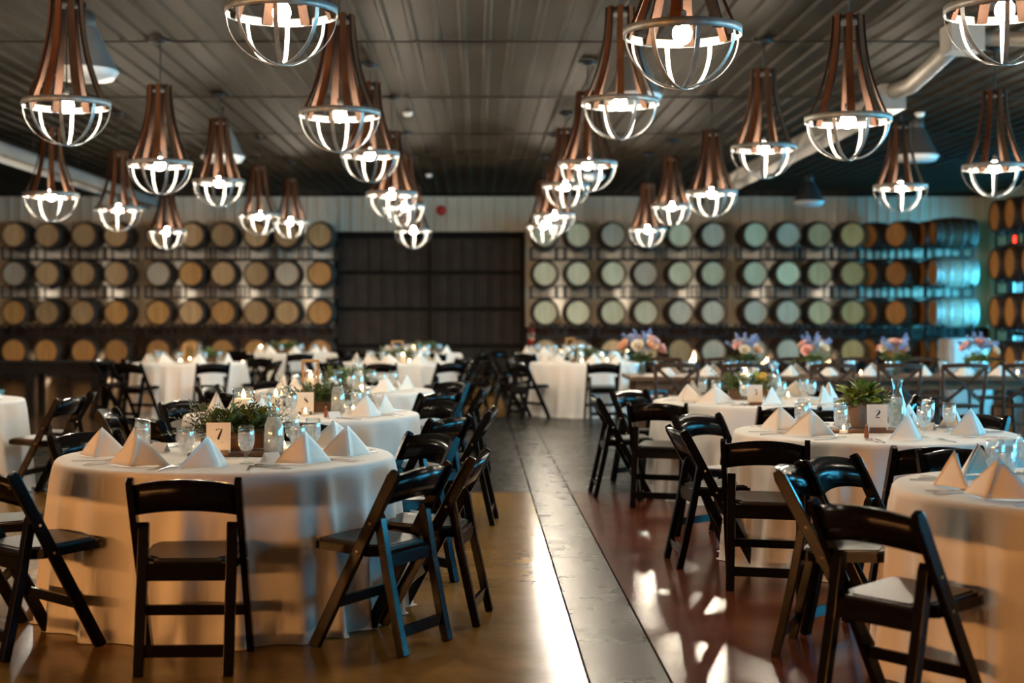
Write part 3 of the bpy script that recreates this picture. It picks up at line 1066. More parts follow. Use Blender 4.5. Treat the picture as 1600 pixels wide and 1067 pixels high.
# =================================================================== CHAIRS
def chair_meshes():
    parts = []
    # side rail / front leg: top rear -> front foot
    top, bot = Vector((0, -0.215, 0.768)), Vector((0, 0.20, 0.0))

    def rail_y(z):
        t = (top.z - z) / top.z
        return top.y + (bot.y - top.y) * t
    pts = [(0, rail_y(z), z) for z in (0.768, 0.74, 0.6, 0.45, 0.3, 0.15, 0.0)]

    def rw(t):
        return 0.032 if t == 0 else 0.050
    # section: thin across X, wide in the YZ plane
    m = MB().sweep(pts, 0.028, rw, side=(1, 0, 0))
    rail = bevel_mesh(m.mesh('side_rail', 'chair_black'), 0.004)
    riv = MB().lathe([(0.006, 0), (0.006, 0.002), (0.0, 0.003)], 8, Matrix.Rotation(PI / 2, 4, 'Y')).mesh('rivet', 'rivet_brass')
    XO = 0.211
    for s in (-1, 1):
        M = T(s * XO, 0, 0)
        rvs = [('rivet', riv, T(s * 0.0142, rail_y(0.545), 0.545) @ (Matrix.Identity(4) if s > 0 else RZ(PI))),
               ('rivet', riv, T(s * 0.0142, rail_y(0.425), 0.425) @ (Matrix.Identity(4) if s > 0 else RZ(PI)))]
        parts.append(('side_rail', rail, M, rvs))
    # rear legs
    pts = [(0, -0.105, 0.585), (0, -0.112, 0.56), (0, -0.15, 0.35), (0, -0.20, 0.12), (0, -0.228, 0.0)]
    leg = bevel_mesh(MB().sweep(pts, 0.042, lambda t: 0.026 if t == 0 else 0.036, side=(1, 0, 0)).mesh('rear_leg', 'chair_black'), 0.004)
    for s in (-1, 1):
        parts.append(('rear_leg', leg, T(s * (XO - 0.0365), 0, 0), []))
    # backrest: curved, arched slab
    bk = MB()
    n = 14
    W = XO - 0.013
    vs, fs = [], []
    tilt = (bot.y - top.y) / top.z
    for i in range(n + 1):
        u = -1 + 2 * i / n
        x = W * u
        dy = -0.030 * (1 - u * u)
        zt = 0.745 + 0.026 * (1 - u * u)
        zb = 0.618 + 0.022 * (1 - u * u)
        for (z, o) in ((zt, 0.011), (zb, 0.011), (zb, -0.011), (zt, -0.011)):
            vs.append((x, rail_y(z) + dy + o, z))
    for i in range(n):
        a, b = 4 * i, 4 * i + 4
        for k in range(4):
            k2 = (k + 1) % 4
            fs.append((a + k, a + k2, b + k2, b + k))
    fs.append((3, 2, 1, 0))
    fs.append((4 * n, 4 * n + 1, 4 * n + 2, 4 * n + 3))
    bk.add(vs, fs)
    me = bk.mesh('backrest', 'chair_black')
    for p in me.polygons:
        p.use_smooth = len(p.vertices) == 4 and abs(p.normal.y) > 0.6
    parts.append(('backrest', me, None, []))
    # seat
    def seat_poly(inset, front):
        a = [(-0.150 + inset, -0.150 + inset), (0.150 - inset, -0.150 + inset), (0.152 - inset, -0.10), (0.194 - inset, -0.06), (0.196 - inset, 0.15)]
        for k in range(5):
            t = k / 4 * PI / 2
            a.append((0.156 + (0.04 - inset) * math.cos(t), 0.185 + (front - 0.185 - inset) * math.sin(t)))
        for k in range(5):
            t = PI / 2 + k / 4 * PI / 2
            a.append((-0.156 + (0.04 - inset) * math.cos(t), 0.185 + (front - 0.185 - inset) * math.sin(t)))
        a += [(-0.196 + inset, 0.15), (-0.194 + inset, -0.06), (-0.152 + inset, -0.10)]
        return a
    tiltM = T(0, 0, 0.422) @ Matrix.Rotation(R(3.5), 4, 'X')
    seat = MB().prism(seat_poly(0, 0.225), -0.018, 0.016, tiltM).mesh('seat', 'chair_black')
    pad = MB().prism(seat_poly(0.018, 0.225), 0.016, 0.024, tiltM)
    pad.prism(seat_poly(0.034, 0.222), 0.024, 0.029, tiltM)
    padm = pad.mesh('seat_pad', 'seat_vinyl')
    parts.append(('seat', seat, None, [('seat_pad', padm, None)]))
    # bars
    def bar(y, z, x, h, d, nm):
        parts.append((nm, MB().box(-x, x, y - d / 2, y + d / 2, z - h / 2, z + h / 2).mesh(nm, 'chair_black'), None, []))
    bar(rail_y(0.195), 0.195, XO - 0.012, 0.042, 0.018, 'front_stretcher')
    bar(-0.206, 0.095, XO - 0.057, 0.046, 0.018, 'rear_stretcher')
    bar(-0.148, 0.385, XO - 0.057, 0.05, 0.016, 'seat_support')
    return parts


CHAIR = chair_meshes()


def chair(x, y, face, label, group):
    """face: direction (math angle, degrees) the sitter looks"""
    return place(CHAIR, 'folding_chair', (x, y, 0), R(face - 90), label, 'chair', group)


# =================================================================== TABLEWARE
TZ = 0.735
TR = 0.80


def cloth_mesh(seed):
    r = random.Random(seed)
    m = MB()
    seg = 300
    # rounded pleats of uneven width, set unevenly round the table
    pleats = []
    a0 = 0.0
    while a0 < 2 * PI - 0.12:
        wd = r.uniform(0.055, 0.115)
        pleats.append((a0 + wd, wd, r.uniform(0.45, 1.0), r.uniform(-0.05, 0.05)))
        a0 += wd * 2 + r.uniform(0.03, 0.20)

    def fold(a, t):
        v = 0.0
        for (c, wd, hgt, lean) in pleats:
            d = (a - c - lean * t + PI) % (2 * PI) - PI
            x = d / wd
            if abs(x) < 3:
                v += hgt * math.exp(-x * x * 1.4)
        return v - 0.42
    rings = [(0.30, 0, 0), (0.60, 0, 0), (TR - 0.03, 0, 0.0), (TR - 0.010, 0.002, 0.0), (TR, 0.011, 0.02), (TR + 0.005, 0.03, 0.1)]
    nz = 12
    for i in range(1, nz + 1):
        t = i / nz
        rings.append((TR + 0.006 + 0.055 * t ** 0.9, 0.03 + (TZ - 0.034) * t, min(1, 0.22 + 0.95 * t)))
    rings.append((TR + 0.075, TZ - 0.003, 1.1))
    vs, fs = [(0, 0, TZ)], []
    for (rad, drop, amp) in rings:
        for k in range(seg):
            a = 2 * PI * k / seg
            f = fold(a, drop / TZ)
            rr = rad + amp * (0.085 * f + 0.012 * math.sin(3 * a + seed))
            z = TZ - drop
            if amp == 0:
                z += 0.0009 * math.sin(5 * a + 9 * rad + seed)
            vs.append((rr * math.cos(a), rr * math.sin(a), z))
    for k in range(seg):
        fs.append((0, 1 + k, 1 + (k + 1) % seg))
    for i in range(len(rings) - 1):
        for k in range(seg):
            k2 = (k + 1) % seg
            fs.append((1 + i * seg + k, 1 + (i + 1) * seg + k, 1 + (i + 1) * seg + k2, 1 + i * seg + k2))
    m.add(vs, fs, True)
    return m.mesh('tablecloth', 'cloth_white')


def napkin_mesh(w=0.145, d=0.068, h=0.145, seed=0):
    """pyramid-folded napkin: sharp ridge to the front, open at the back, double layer"""
    r = random.Random(seed)
    m = MB()
    n = 7
    for layer, (sc, off) in enumerate(((1.0, 0.0), (0.93, -0.010))):
        A = Vector((r.uniform(-0.008, 0.008), -0.012 + off, h * sc))
        F = Vector((r.uniform(-0.012, 0.012), d * sc + off, 0.002))
        for s in (-1, 1):
            B = Vector((s * w * sc, -0.035 + off + r.uniform(-0.012, 0.012), 0.002))
            vs, fs = [], []
            idx = {}
            for i in range(n + 1):
                for j in range(n + 1 - i):
                    a, b = i / n, j / n
                    c = 1 - a - b
                    p = A * c + F * a + B * b
                    bul = 0.020 * (a * b * 3.2 + b * c * 1.3)
                    p = p + Vector((s * bul * 0.5, bul * 0.6, bul * 0.25))
                    idx[i, j] = len(vs)
                    vs.append(tuple(p))
            for i in range(n):
                for j in range(n - i):
                    t = (idx[i, j], idx[i + 1, j], idx[i, j + 1])
                    fs.append(t if s < 0 else t[::-1])
                    if i + j < n - 1:
                        t = (idx[i + 1, j], idx[i + 1, j + 1], idx[i, j + 1])
                        fs.append(t if s < 0 else t[::-1])
            th = Vector((-s * 0.0025, -0.003, -0.001))
            k = len(vs)
            vs2 = vs + [tuple(Vector(v) + th) for v in vs]
            fs2 = fs + [tuple(q + k for q in reversed(f)) for f in fs]
            # close the three borders
            bd = [[idx[i, 0] for i in range(n + 1)], [idx[0, j] for j in range(n + 1)], [idx[i, n - i] for i in range(n + 1)]]
            for e in bd:
                for p_, q_ in zip(e[:-1], e[1:]):
                    fs2.append((p_, q_, q_ + k, p_ + k))
            m.add(vs2, fs2, True)
    me = m.mesh('napkin', 'napkin_cloth')
    return me


NAPK = [napkin_mesh(seed=i, w=0.135 + 0.012 * (i % 3), h=0.14 + 0.008 * (i % 2)) for i in range(5)]

gob_prof = [(0.0, 0.0), (0.034, 0.0), (0.034, 0.003), (0.012, 0.008), (0.006, 0.016), (0.009, 0.026), (0.006, 0.036), (0.010, 0.046), (0.026, 0.060),
            (0.036, 0.085), (0.0385, 0.112), (0.037, 0.145), (0.0345, 0.172), (0.0335, 0.172), (0.036, 0.145), (0.0375, 0.112), (0.035, 0.086), (0.025, 0.062), (0.0, 0.055)]
GOB_G = MB().lathe(gob_prof, 20, None, False, False).mesh('glass_bowl', 'clear_glass')
GOB_W = MB().lathe([(0.0, 0.0565), (0.024, 0.064), (0.0338, 0.087), (0.0362, 0.112), (0.0353, 0.138), (0.0, 0.1385)], 16, None, False, False).mesh('iced_water', 'ice_water')
GOBLET = [('glass_bowl', GOB_G, None, []), ('iced_water', GOB_W, None, [])]
TUMB_G = MB().lathe([(0.0, 0.0), (0.030, 0.0), (0.038, 0.10), (0.0370, 0.10), (0.029, 0.008), (0.0, 0.008)], 20, None, False, False).mesh('glass_wall', 'clear_glass')
TUMB_W = MB().lathe([(0.0, 0.0085), (0.0282, 0.009), (0.0345, 0.075), (0.0, 0.0755)], 16, None, False, False).mesh('iced_water', 'ice_water')
TUMBLER = [('glass_wall', TUMB_G, None, []), ('iced_water', TUMB_W, None, [])]
car_prof = [(0.0, 0.0), (0.046, 0.0), (0.050, 0.01), (0.050, 0.10), (0.046, 0.145), (0.034, 0.185), (0.025, 0.215), (0.024, 0.24), (0.029, 0.27), (0.037, 0.30),
            (0.0358, 0.30), (0.028, 0.27), (0.023, 0.24), (0.024, 0.215), (0.033, 0.184), (0.0448, 0.145), (0.0488, 0.10), (0.0488, 0.012), (0.0, 0.008)]
CAR_G = MB().lathe(car_prof, 24, None, False, False).mesh('glass_wall', 'clear_glass')
CAR_W = MB().lathe([(0.0, 0.009), (0.0478, 0.0125), (0.0478, 0.10), (0.0436, 0.145), (0.0320, 0.182), (0.0, 0.184)], 20, None, False, False).mesh('water', 'lemon_water')
CAR_L = MB().lathe([(0.028, -0.003), (0.03, 0.0), (0.028, 0.003)], 16, T(0.008, -0.004, 0.11) @ Matrix.Rotation(R(62), 4, 'X')).mesh('lemon_slice', 'lemon')
CARAFE = [('glass_wall', CAR_G, None, []), ('water', CAR_W, None, []), ('lemon_slice', CAR_L, None, [])]
flame = MB().lathe([(0.0, 0.0), (0.006, 0.006), (0.0075, 0.013), (0.004, 0.024), (0.0, 0.034)], 10, None, False, False)
HUR_G = MB().lathe([(0.0, 0.0), (0.056, 0.0), (0.056, 0.15), (0.0545, 0.15), (0.0545, 0.006), (0.0, 0.006)], 24, None, False, False).mesh('glass_cylinder', 'clear_glass')
HUR_C = MB().lathe([(0.0, 0.0065), (0.046, 0.0065), (0.046, 0.092), (0.040, 0.096), (0.0, 0.092)], 20, None, False, False).mesh('candle', 'candle_wax')
FL_BIG = MB().lathe([(0.0, 0.0), (0.010, 0.008), (0.012, 0.018), (0.006, 0.034), (0.0, 0.048)], 10, T(0, 0, 0.096), False, False).mesh('flame', 'flame_glow')
HURRICANE = [('glass_cylinder', HUR_G, None, []), ('candle', HUR_C, None, [('flame', FL_BIG, None)])]
TEA_G = MB().lathe([(0.0, 0.0), (0.026, 0.0), (0.031, 0.055), (0.0300, 0.055), (0.025, 0.004), (0.0, 0.004)], 18, None, False, False).mesh('glass_cup', 'clear_glass')
TEA_C = MB().lathe([(0.0, 0.0045), (0.021, 0.0045), (0.021, 0.022), (0.0, 0.0225)], 14, None, False, False).mesh('candle', 'candle_wax')
TEA_F = MB().add(*[[(x, y, z + 0.0228) for x, y, z in flame.v], flame.f], True).mesh('flame', 'flame_glow')
TEALIGHT = [('glass_cup', TEA_G, None, []), ('candle', TEA_C, None, [('flame', TEA_F, None)])]
BOT_G = MB().lathe([(0.0, 0.0), (0.013, 0.0), (0.013, 0.042), (0.008, 0.052), (0.008, 0.060)], 12, None, False, True).mesh('bottle_body', 'amber_glass')
BOT_C = MB().lathe([(0.0075, 0.060), (0.008, 0.072), (0.0, 0.0725)], 10, None, True, False).mesh('stopper', 'cork')
MINI = [('bottle_body', BOT_G, None, []), ('stopper', BOT_C, None, [])]


def cutlery():
    k = MB().prism([(-0.006, -0.11), (0.006, -0.11), (0.005, 0.0), (0.010, 0.01), (0.010, 0.09), (0.003, 0.115), (-0.006, 0.11), (-0.005, 0.0)], 0.001, 0.005)
    f = MB().prism([(-0.006, -0.10), (0.006, -0.10), (0.004, 0.03), (0.012, 0.05), (0.012, 0.065), (-0.012, 0.065), (-0.012, 0.05), (-0.004, 0.03)], 0.001, 0.005)
    for x in (-0.0105, -0.0035, 0.0035, 0.0105):
        f.box(x - 0.0016, x + 0.0016, 0.065, 0.105, 0.0015, 0.0045)
    s = MB().prism([(-0.006, -0.095), (0.006, -0.095), (0.004, 0.04), (-0.004, 0.04)], 0.001, 0.005)
    bowl = []
    for i in range(16):
        a = 2 * PI * i / 16
        bowl.append((0.020 * math.cos(a), 0.065 + 0.030 * math.sin(a)))
    s.prism(bowl, 0.002, 0.007)
    return {'knife': k.mesh('knife', 'cutlery_steel'), 'fork': f.mesh('fork', 'cutlery_steel'), 'spoon': s.mesh('spoon', 'cutlery_steel')}


CUT = cutlery()


# foliage helpers
def leaf_mesh(L, W, m, curl=0.25, rnd_=None):
    vs, fs = [], []
    n = 6
    for i in range(n + 1):
        t = i / n
        w = W * math.sin(PI * min(1, t * 0.96 + 0.02)) ** 0.8
        z = -curl * L * t * t
        vs += [(-w, L * t, z + 0.18 * w), (0, L * t, z), (w, L * t, z + 0.18 * w)]
    for i in range(n):
        a, b = 3 * i, 3 * i + 3
        fs += [(a, a + 1, b + 1, b), (a + 1, a + 2, b + 2, b + 1)]
    return MB().add(vs, fs, True).mesh('leaf', m)


LEAF_A = leaf_mesh(0.075, 0.020, 'leaf_bright')
LEAF_B = leaf_mesh(0.065, 0.017, 'leaf_green')
LEAF_C = leaf_mesh(0.05, 0.018, 'eucalyptus', 0.1)


def spray_mesh(seed, n, spread, height, m, leaf=0.018, name='fern_sprays'):
    """fine fronds: stems with small paired leaflets"""
    r = random.Random(seed)
    mb = MB()
    for i in range(n):
        a = r.uniform(0, 2 * PI)
        el = r.uniform(0.1, 1.2)
        L = r.uniform(0.6, 1.0)
        base = Vector((r.uniform(-0.5, 0.5) * spread[0], r.uniform(-0.5, 0.5) * spread[1], 0))
        d = Vector((math.cos(a) * math.cos(el) * spread[0] * 0.75, math.sin(a) * math.cos(el) * spread[1] * 0.85, math.sin(el) * height)) * L
        pts = []
        ns = 7
        for k in range(ns + 1):
            t = k / ns
            pts.append(base + d * t + Vector((0, 0, -0.035 * t * t)))
        mb.tube([tuple(p) for p in pts], 0.0012, 3)
        side = d.cross(Vector((0, 0, 1)))
        if side.length < 1e-4:
            side = Vector((1, 0, 0))
        side.normalize()
        dd = d.normalized()
        for k in range(1, ns + 1):
            p = pts[k]
            sz = leaf * (1.15 - 0.5 * k / ns) * r.uniform(0.8, 1.3)
            for s in (-1, 1):
                tip = p + side * (s * sz) + dd * sz * 0.8 + Vector((0, 0, r.uniform(-0.4, 0.5) * sz))
                mid = p + side * (s * sz * 0.45) + dd * sz * 0.75
                mid2 = p + side * (s * sz * 0.62) + dd * sz * 0.1
                mb.add([tuple(p), tuple(mid2), tuple(tip), tuple(mid)], [(0, 1, 2, 3)], True)
    return mb.mesh(name, m)


SPRAYS = [spray_mesh(11 + i, 90, (0.34, 0.20), 0.20, 'fern_dark', 0.022) for i in range(3)]
SPRAYE = [spray_mesh(31 + i, 26, (0.42, 0.24), 0.22, 'eucalyptus', 0.026, 'eucalyptus_sprays') for i in range(3)]
SPRAYG = [spray_mesh(51 + i, 44, (0.30, 0.20), 0.21, 'leaf_green', 0.026, 'leaf_sprays') for i in range(2)]


def planter_mesh(w, d, h, taper=0.0):
    m = MB()
    t = 0.012
    a, b = w / 2, d / 2
    g = taper
    vs = [(-a + g, -b + g, 0), (a - g, -b + g, 0), (a - g, b - g, 0), (-a + g, b - g, 0), (-a, -b, h), (a, -b, h), (a, b, h), (-a, b, h),
          (-a + t, -b + t, h), (a - t, -b + t, h), (a - t, b - t, h), (-a + t, b - t, h), (-a + t, -b + t, h * 0.6), (a - t, -b + t, h * 0.6), (a - t, b - t, h * 0.6), (-a + t, b - t, h * 0.6)]
    fs = [(3, 2, 1, 0)]
    for k in range(4):
        k2 = (k + 1) % 4
        fs += [(k, k2, 4 + k2, 4 + k), (4 + k, 4 + k2, 8 + k2, 8 + k), (8 + k, 8 + k2, 12 + k2, 12 + k)]
    fs.append((12, 13, 14, 15))
    m.add(vs, fs)
    return m.mesh('planter', 'planter_wood')


PLANTER_LONG = planter_mesh(0.30, 0.13, 0.095)
PLANTER_TALL = planter_mesh(0.13, 0.13, 0.15, 0.018)
def greenery(x, y, z, rz, tall, nleaf, label, seed, mix=0):
    r = random.Random(seed)
    c = thing('greenery_planter', (x, y, z), rz, label, 'planter', 'greenery centrepieces')
    obj('planter', PLANTER_TALL if tall else PLANTER_LONG, c)
    hz = 0.12 if tall else 0.075
    scl = Matrix.Diagonal((0.42, 0.6, 0.8, 1)) if tall else Matrix.Identity(4)
    a = obj('fern_sprays', SPRAYS[seed % 3], c, T(0, 0, hz) @ scl)
    a['kind'] = 'stuff'
    b = obj('eucalyptus_sprays', SPRAYE[seed % 3], c, T(0, 0, hz) @ scl)
    b['kind'] = 'stuff'
    g = obj('leaf_sprays', SPRAYG[seed % 2], c, T(0.02, 0, hz) @ RZ(1.0) @ (Matrix.Diagonal((0.5, 0.7, 0.85, 1)) if tall else Matrix.Identity(4)))
    g['kind'] = 'stuff'
    W = (0.05, 0.05) if tall else (0.13, 0.05)
    for i in range(nleaf):
        me = r.choice([LEAF_A, LEAF_A, LEAF_B] if tall else [LEAF_A, LEAF_B, LEAF_B, LEAF_C])
        an = r.uniform(0, 2 * PI)
        el = r.uniform(R(5), R(80))
        if tall:
            rr_ = r.uniform(0.05, 0.10)
            M = T(rr_ * 1.15 * math.cos(an) * math.cos(el), rr_ * math.sin(an) * math.cos(el), hz + 0.02 + rr_ * math.sin(el)) @ RZ(an - PI / 2) @ Matrix.Rotation(el * 0.8 + r.uniform(-0.5, 0.3), 4, 'X') @ Matrix.Rotation(r.uniform(-0.7, 0.7), 4, 'Y') @ Matrix.Scale(r.uniform(0.8, 1.2), 4)
            obj('leaf', me, c, M)
            continue
        M = T(r.uniform(-1, 1) * W[0], r.uniform(-1, 1) * W[1], hz + r.uniform(0.0, 0.10)) @ RZ(an) @ Matrix.Rotation(el, 4, 'X') @ Matrix.Rotation(r.uniform(-0.6, 0.6), 4, 'Y') @ Matrix.Scale(r.uniform(0.7, 1.25), 4)
        obj('leaf', me, c, M)
    return c


# number cards: thick-and-thin numerals drawn as tapered strokes
def stroke(mb, pts, z):
    """pts: (x, y, width) in card units"""
    n = len(pts)
    vs, fs = [], []
    for i, (x, y, w) in enumerate(pts):
        x0, y0, _ = pts[max(0, i - 1)]
        x1, y1, _ = pts[min(n - 1, i + 1)]
        dx, dy = x1 - x0, y1 - y0
        L = math.hypot(dx, dy) or 1
        nx, ny = -dy / L, dx / L
        vs += [(x + nx * w / 2, z, y + ny * w / 2), (x - nx * w / 2, z, y - ny * w / 2)]
    for i in range(n - 1):
        fs.append((2 * i, 2 * i + 1, 2 * i + 3, 2 * i + 2))
    mb.add(vs, fs)


def numeral_mesh(d, sc):
    mb = MB()
    z = 0
    if d == 7:
        stroke(mb, [(-0.30, 0.42, 0.03), (-0.27, 0.34, 0.10), (-0.22, 0.37, 0.06)], z)
        stroke(mb, [(-0.28, 0.43, 0.05), (-0.1, 0.47, 0.055), (0.08, 0.42, 0.05), (0.28, 0.47, 0.05)], z)
        stroke(mb, [(0.27, 0.47, 0.02), (0.17, 0.25, 0.17), (0.02, -0.1, 0.20), (-0.10, -0.48, 0.20)], z)
    elif d == 8:
        stroke(mb, [(-0.16, 0.38, 0.02), (-0.19, 0.24, 0.16), (-0.04, 0.06, 0.24), (0.12, -0.10, 0.24), (0.22, -0.28, 0.15), (0.19, -0.40, 0.02)], z)
        stroke(mb, [(-0.16, 0.38, 0.025), (0.0, 0.47, 0.025), (0.15, 0.40, 0.02), (0.16, 0.26, 0.02), (0.06, 0.08, 0.02)], z)
        stroke(mb, [(-0.06, 0.02, 0.02), (-0.22, -0.18, 0.02), (-0.2, -0.38, 0.02), (0.0, -0.48, 0.025), (0.19, -0.40, 0.025)], z)
    elif d == 2:
        stroke(mb, [(-0.14, 0.24, 0.10), (-0.16, 0.36, 0.03), (-0.02, 0.46, 0.03), (0.12, 0.42, 0.06), (0.20, 0.28, 0.18), (0.12, 0.08, 0.22), (-0.05, -0.10, 0.14), (-0.22, -0.30, 0.05), (-0.26, -0.42, 0.02)], z)
        stroke(mb, [(-0.27, -0.40, 0.05), (-0.10, -0.36, 0.10), (0.08, -0.42, 0.12), (0.24, -0.36, 0.03)], z)
    else:
        stroke(mb, [(-0.18, 0.32, 0.09), (-0.10, 0.45, 0.03), (0.06, 0.44, 0.05), (0.14, 0.30, 0.18), (0.08, 0.12, 0.10), (-0.04, 0.04, 0.03)], z)
        stroke(mb, [(-0.04, 0.04, 0.03), (0.12, 0.0, 0.08), (0.19, -0.20, 0.20), (0.08, -0.42, 0.06), (-0.10, -0.45, 0.03), (-0.20, -0.30, 0.10)], z)
    # small printed line below
    stroke(mb, [(0.18, -0.74, 0.03), (0.36, -0.74, 0.03)], z)
    for i, v in enumerate(mb.v):
        mb.v[i] = (v[0] * sc, v[1], v[2] * sc)
    return mb.mesh('numeral', 'ink')


CARD = MB().box(-0.057, 0.057, -0.0012, 0.0012, 0.0, 0.142).mesh('card', 'card_paper')
STAND = MB().box(-0.045, 0.045, -0.022, -0.003, 0.0, 0.022).box(-0.045, 0.045, 0.003, 0.022, 0.0, 0.022).box(-0.045, 0.045, -0.003, 0.003, 0.0, 0.008).mesh('stand', 'walnut')


def number_card(x, y, rz, d, label, dz=0.001):
    c = thing('number_card', (x, y, TZ + dz), rz, label, 'card', 'table number cards')
    Mt = T(0, 0, 0.009) @ Matrix.Rotation(R(-5), 4, 'X')
    cd = obj('card', CARD, c, Mt)
    obj('numeral', numeral_mesh(d, 0.052), cd, T(0.004, -0.0016, 0.088))
    obj('stand', STAND, c)
    return c


TENT = MB().add([(-0.04, -0.03, 0), (0.04, -0.03, 0), (0.04, 0, 0.045), (-0.04, 0, 0.045), (-0.04, 0.03, 0), (0.04, 0.03, 0),
                 (-0.04, -0.0285, 0), (0.04, -0.0285, 0), (0.04, 0, 0.0435), (-0.04, 0, 0.0435), (-0.04, 0.0285, 0), (0.04, 0.0285, 0)],
                [(0, 1, 2, 3), (3, 2, 5, 4), (6, 9, 8, 7), (9, 10, 11, 8), (0, 6, 7, 1), (4, 5, 11, 10)]).mesh('tent_card', 'card_white')
TRAY = bevel_mesh(MB().box(-0.22, 0.22, -0.13, 0.11, 0.0, 0.018).mesh('wooden_tray', 'walnut'), 0.004)

DIRS = {'L': {-90: 'near side', -45: 'near aisle side', 0: 'aisle side', 45: 'far aisle side', 90: 'far side', 135: 'far outer side', 180: 'outer side', -135: 'near outer side'},
        'R': {-90: 'near side', -45: 'near window side', 0: 'window side', 45: 'far window side', 90: 'far side', 135: 'far aisle side', 180: 'aisle side', -135: 'near aisle side'}}


def pol(cx, cy, a, r):
    return cx + r * math.cos(R(a)), cy + r * math.sin(R(a))


def table(cx, cy, name, side, angles, skip_chairs=(), near=True, chair_r=1.075, faces=None, chair_at=None, seed=0, nap_r=0.585, cutl=True, settings=None, goblets=1):
    """angles: {nominal direction: true angle} of the settings; chairs follow unless chair_at overrides (dx, dy, face)"""
    r = random.Random(seed + 100)
    tag(obj('tablecloth', cloth_mesh(seed), None, T(cx, cy, 0) @ RZ(seed * 0.7)), 'floor-length white cloth covering ' + name, 'tablecloth', 'white round tablecloths')
    for nom, a in angles.items():
        dw = DIRS[side][nom]
        if nom not in skip_chairs:
            if chair_at and nom in chair_at:
                dx, dy, fc = chair_at[nom]
                chair(cx + dx, cy + dy, fc, 'black folding chair at the %s of %s' % (dw, name), 'black folding chairs')
            else:
                rr = chair_r + r.uniform(-0.02, 0.05)
                x, y = pol(cx, cy, a, rr)
                chair(x, y, a + 180 + r.uniform(-7, 7), 'black folding chair at the %s of %s' % (dw, name), 'black folding chairs')
        if settings is not None and nom not in settings:
            continue
        sa, tw = a, r.uniform(-16, 16)
        if settings and settings[nom]:
            sa, tw = settings[nom]
        x, y = pol(cx, cy, sa, nap_r + r.uniform(-0.015, 0.015))
        tag(obj('napkin', NAPK[r.randrange(5)], None, T(x, y, TZ + 0.0015) @ RZ(R(sa - 90 + tw))),
            'cream pyramid-folded napkin at the %s of %s' % (dw, name), 'napkin', 'folded napkins')
        x, y = pol(cx, cy, sa + 17 + r.uniform(-3, 3), 0.43 + r.uniform(-0.02, 0.02))
        place(GOBLET, 'water_goblet', (x, y, TZ + 0.001), r.uniform(0, 6), 'iced water goblet at the %s of %s' % (dw, name), 'glass', 'water goblets')
        if near and cutl:
            for kn, off, rad in (('fork', 17, 0.63), ('knife', -17, 0.63), ('spoon', -20.5, 0.62)):
                x, y = pol(cx, cy, sa + off, rad)
                tag(obj(kn, CUT[kn], None, T(x, y, TZ + 0.001) @ RZ(R(sa + off * 0.25 + 90 + r.uniform(-5, 5)))),
                    'steel %s at the %s of %s' % (kn, dw, name), kn, kn + 's on the tables')


def A(off=0, jit=0, seed=0):
    r = random.Random(seed)
    return {n: n + off + r.uniform(-jit, jit) for n in (-90, -45, 0, 45, 90, 135, 180, -135)}


def tealights(cx, cy, pts, name):
    for i, (dx, dy) in enumerate(pts):
        w = ('toward the camera', 'toward the aisle', 'away from the camera', 'by the carafe')[i]
        place(TEALIGHT, 'tealight', (cx + dx, cy + dy, TZ + 0.001), 0, 'lit tealight in glass %s on %s' % (w, name), 'candle', 'tealights')


# ------------------------------------------------------------------ table seven (front, beside the aisle)
N7 = 'round table seven'
L1 = (-1.20, 6.85)
table(*L1, N7, 'L', {-90: -87, -45: -42, 0: -4, 45: 40, 90: 88, 135: 148, 180: 184, -135: -133}, seed=1,
      chair_at={-90: (0.05, -1.08, 92), -45: (0.79, -0.72, 150), 0: (1.01, -0.20, 170), 45: (0.80, 0.66, 218), -135: (-0.69, -0.79, 47), 180: (-1.10, -0.15, 8), 135: (-0.76, 0.74, -38)},
      settings={-90: (-88, 50), -45: (-43, -25), 0: (-7, -62), 45: (34, -100), 90: (92, 0), 135: (150, 60), 180: (-171, 70), -135: (-123, 24)})
greenery(*on_plane(374, 705, TZ), TZ + 0.02, R(3), False, 70, 'long wooden box of ferns and leaves on the table numbered seven', 1)
tag(obj('wooden_tray', TRAY, None, T(*on_plane(372, 710, TZ), TZ + 0.001)), 'dark wooden tray under the leafy box on the table numbered seven', 'tray', 'wooden trays')
x, y = on_plane(379, 700, TZ)
place(HURRICANE, 'hurricane_candle', (x, y + 0.03, TZ + 0.155), 0, 'lit pillar candle in a glass cylinder above the box on table seven', 'candle', 'hurricane candles')
number_card(*on_plane(341, 717, TZ), R(2), 7, 'tan paper card with a black numeral 7 in a wooden stand', 0.019)
place(CARAFE, 'water_carafe', (*on_plane(428, 712, TZ), TZ + 0.001), 0, 'glass carafe of iced lemon water beside the box on table seven', 'carafe', 'water carafes')
for i, (px, py, lab) in enumerate(((457, 712, 'tiny amber bottle with cork beside the carafe on table seven'), (316, 708, 'tiny amber bottle with cork behind the 7 card'))):
    place(MINI, 'spice_bottle', (*on_plane(px, py, TZ), TZ + 0.001), 0, lab, 'bottle', 'tiny corked bottles')
for i, (px, py, a, lab) in enumerate(((424, 722, 40, 'small folded tent card before the carafe on table seven'), (250, 706, -20, 'small folded tent card before the outer goblets on table seven'))):
    tag(obj('tent_card', TENT, None, T(*on_plane(px, py, TZ), TZ + 0.001) @ RZ(R(a))), lab, 'card', 'tent cards')
for (px, py, lab) in ((456, 722, 'glass tumbler of iced water on the aisle side of table seven'), (493, 700, 'glass tumbler of iced water behind the napkins of table seven')):
    pass
tealights(*L1, [(-0.02, -0.28), (0.26, 0.12)], 'the table numbered seven')

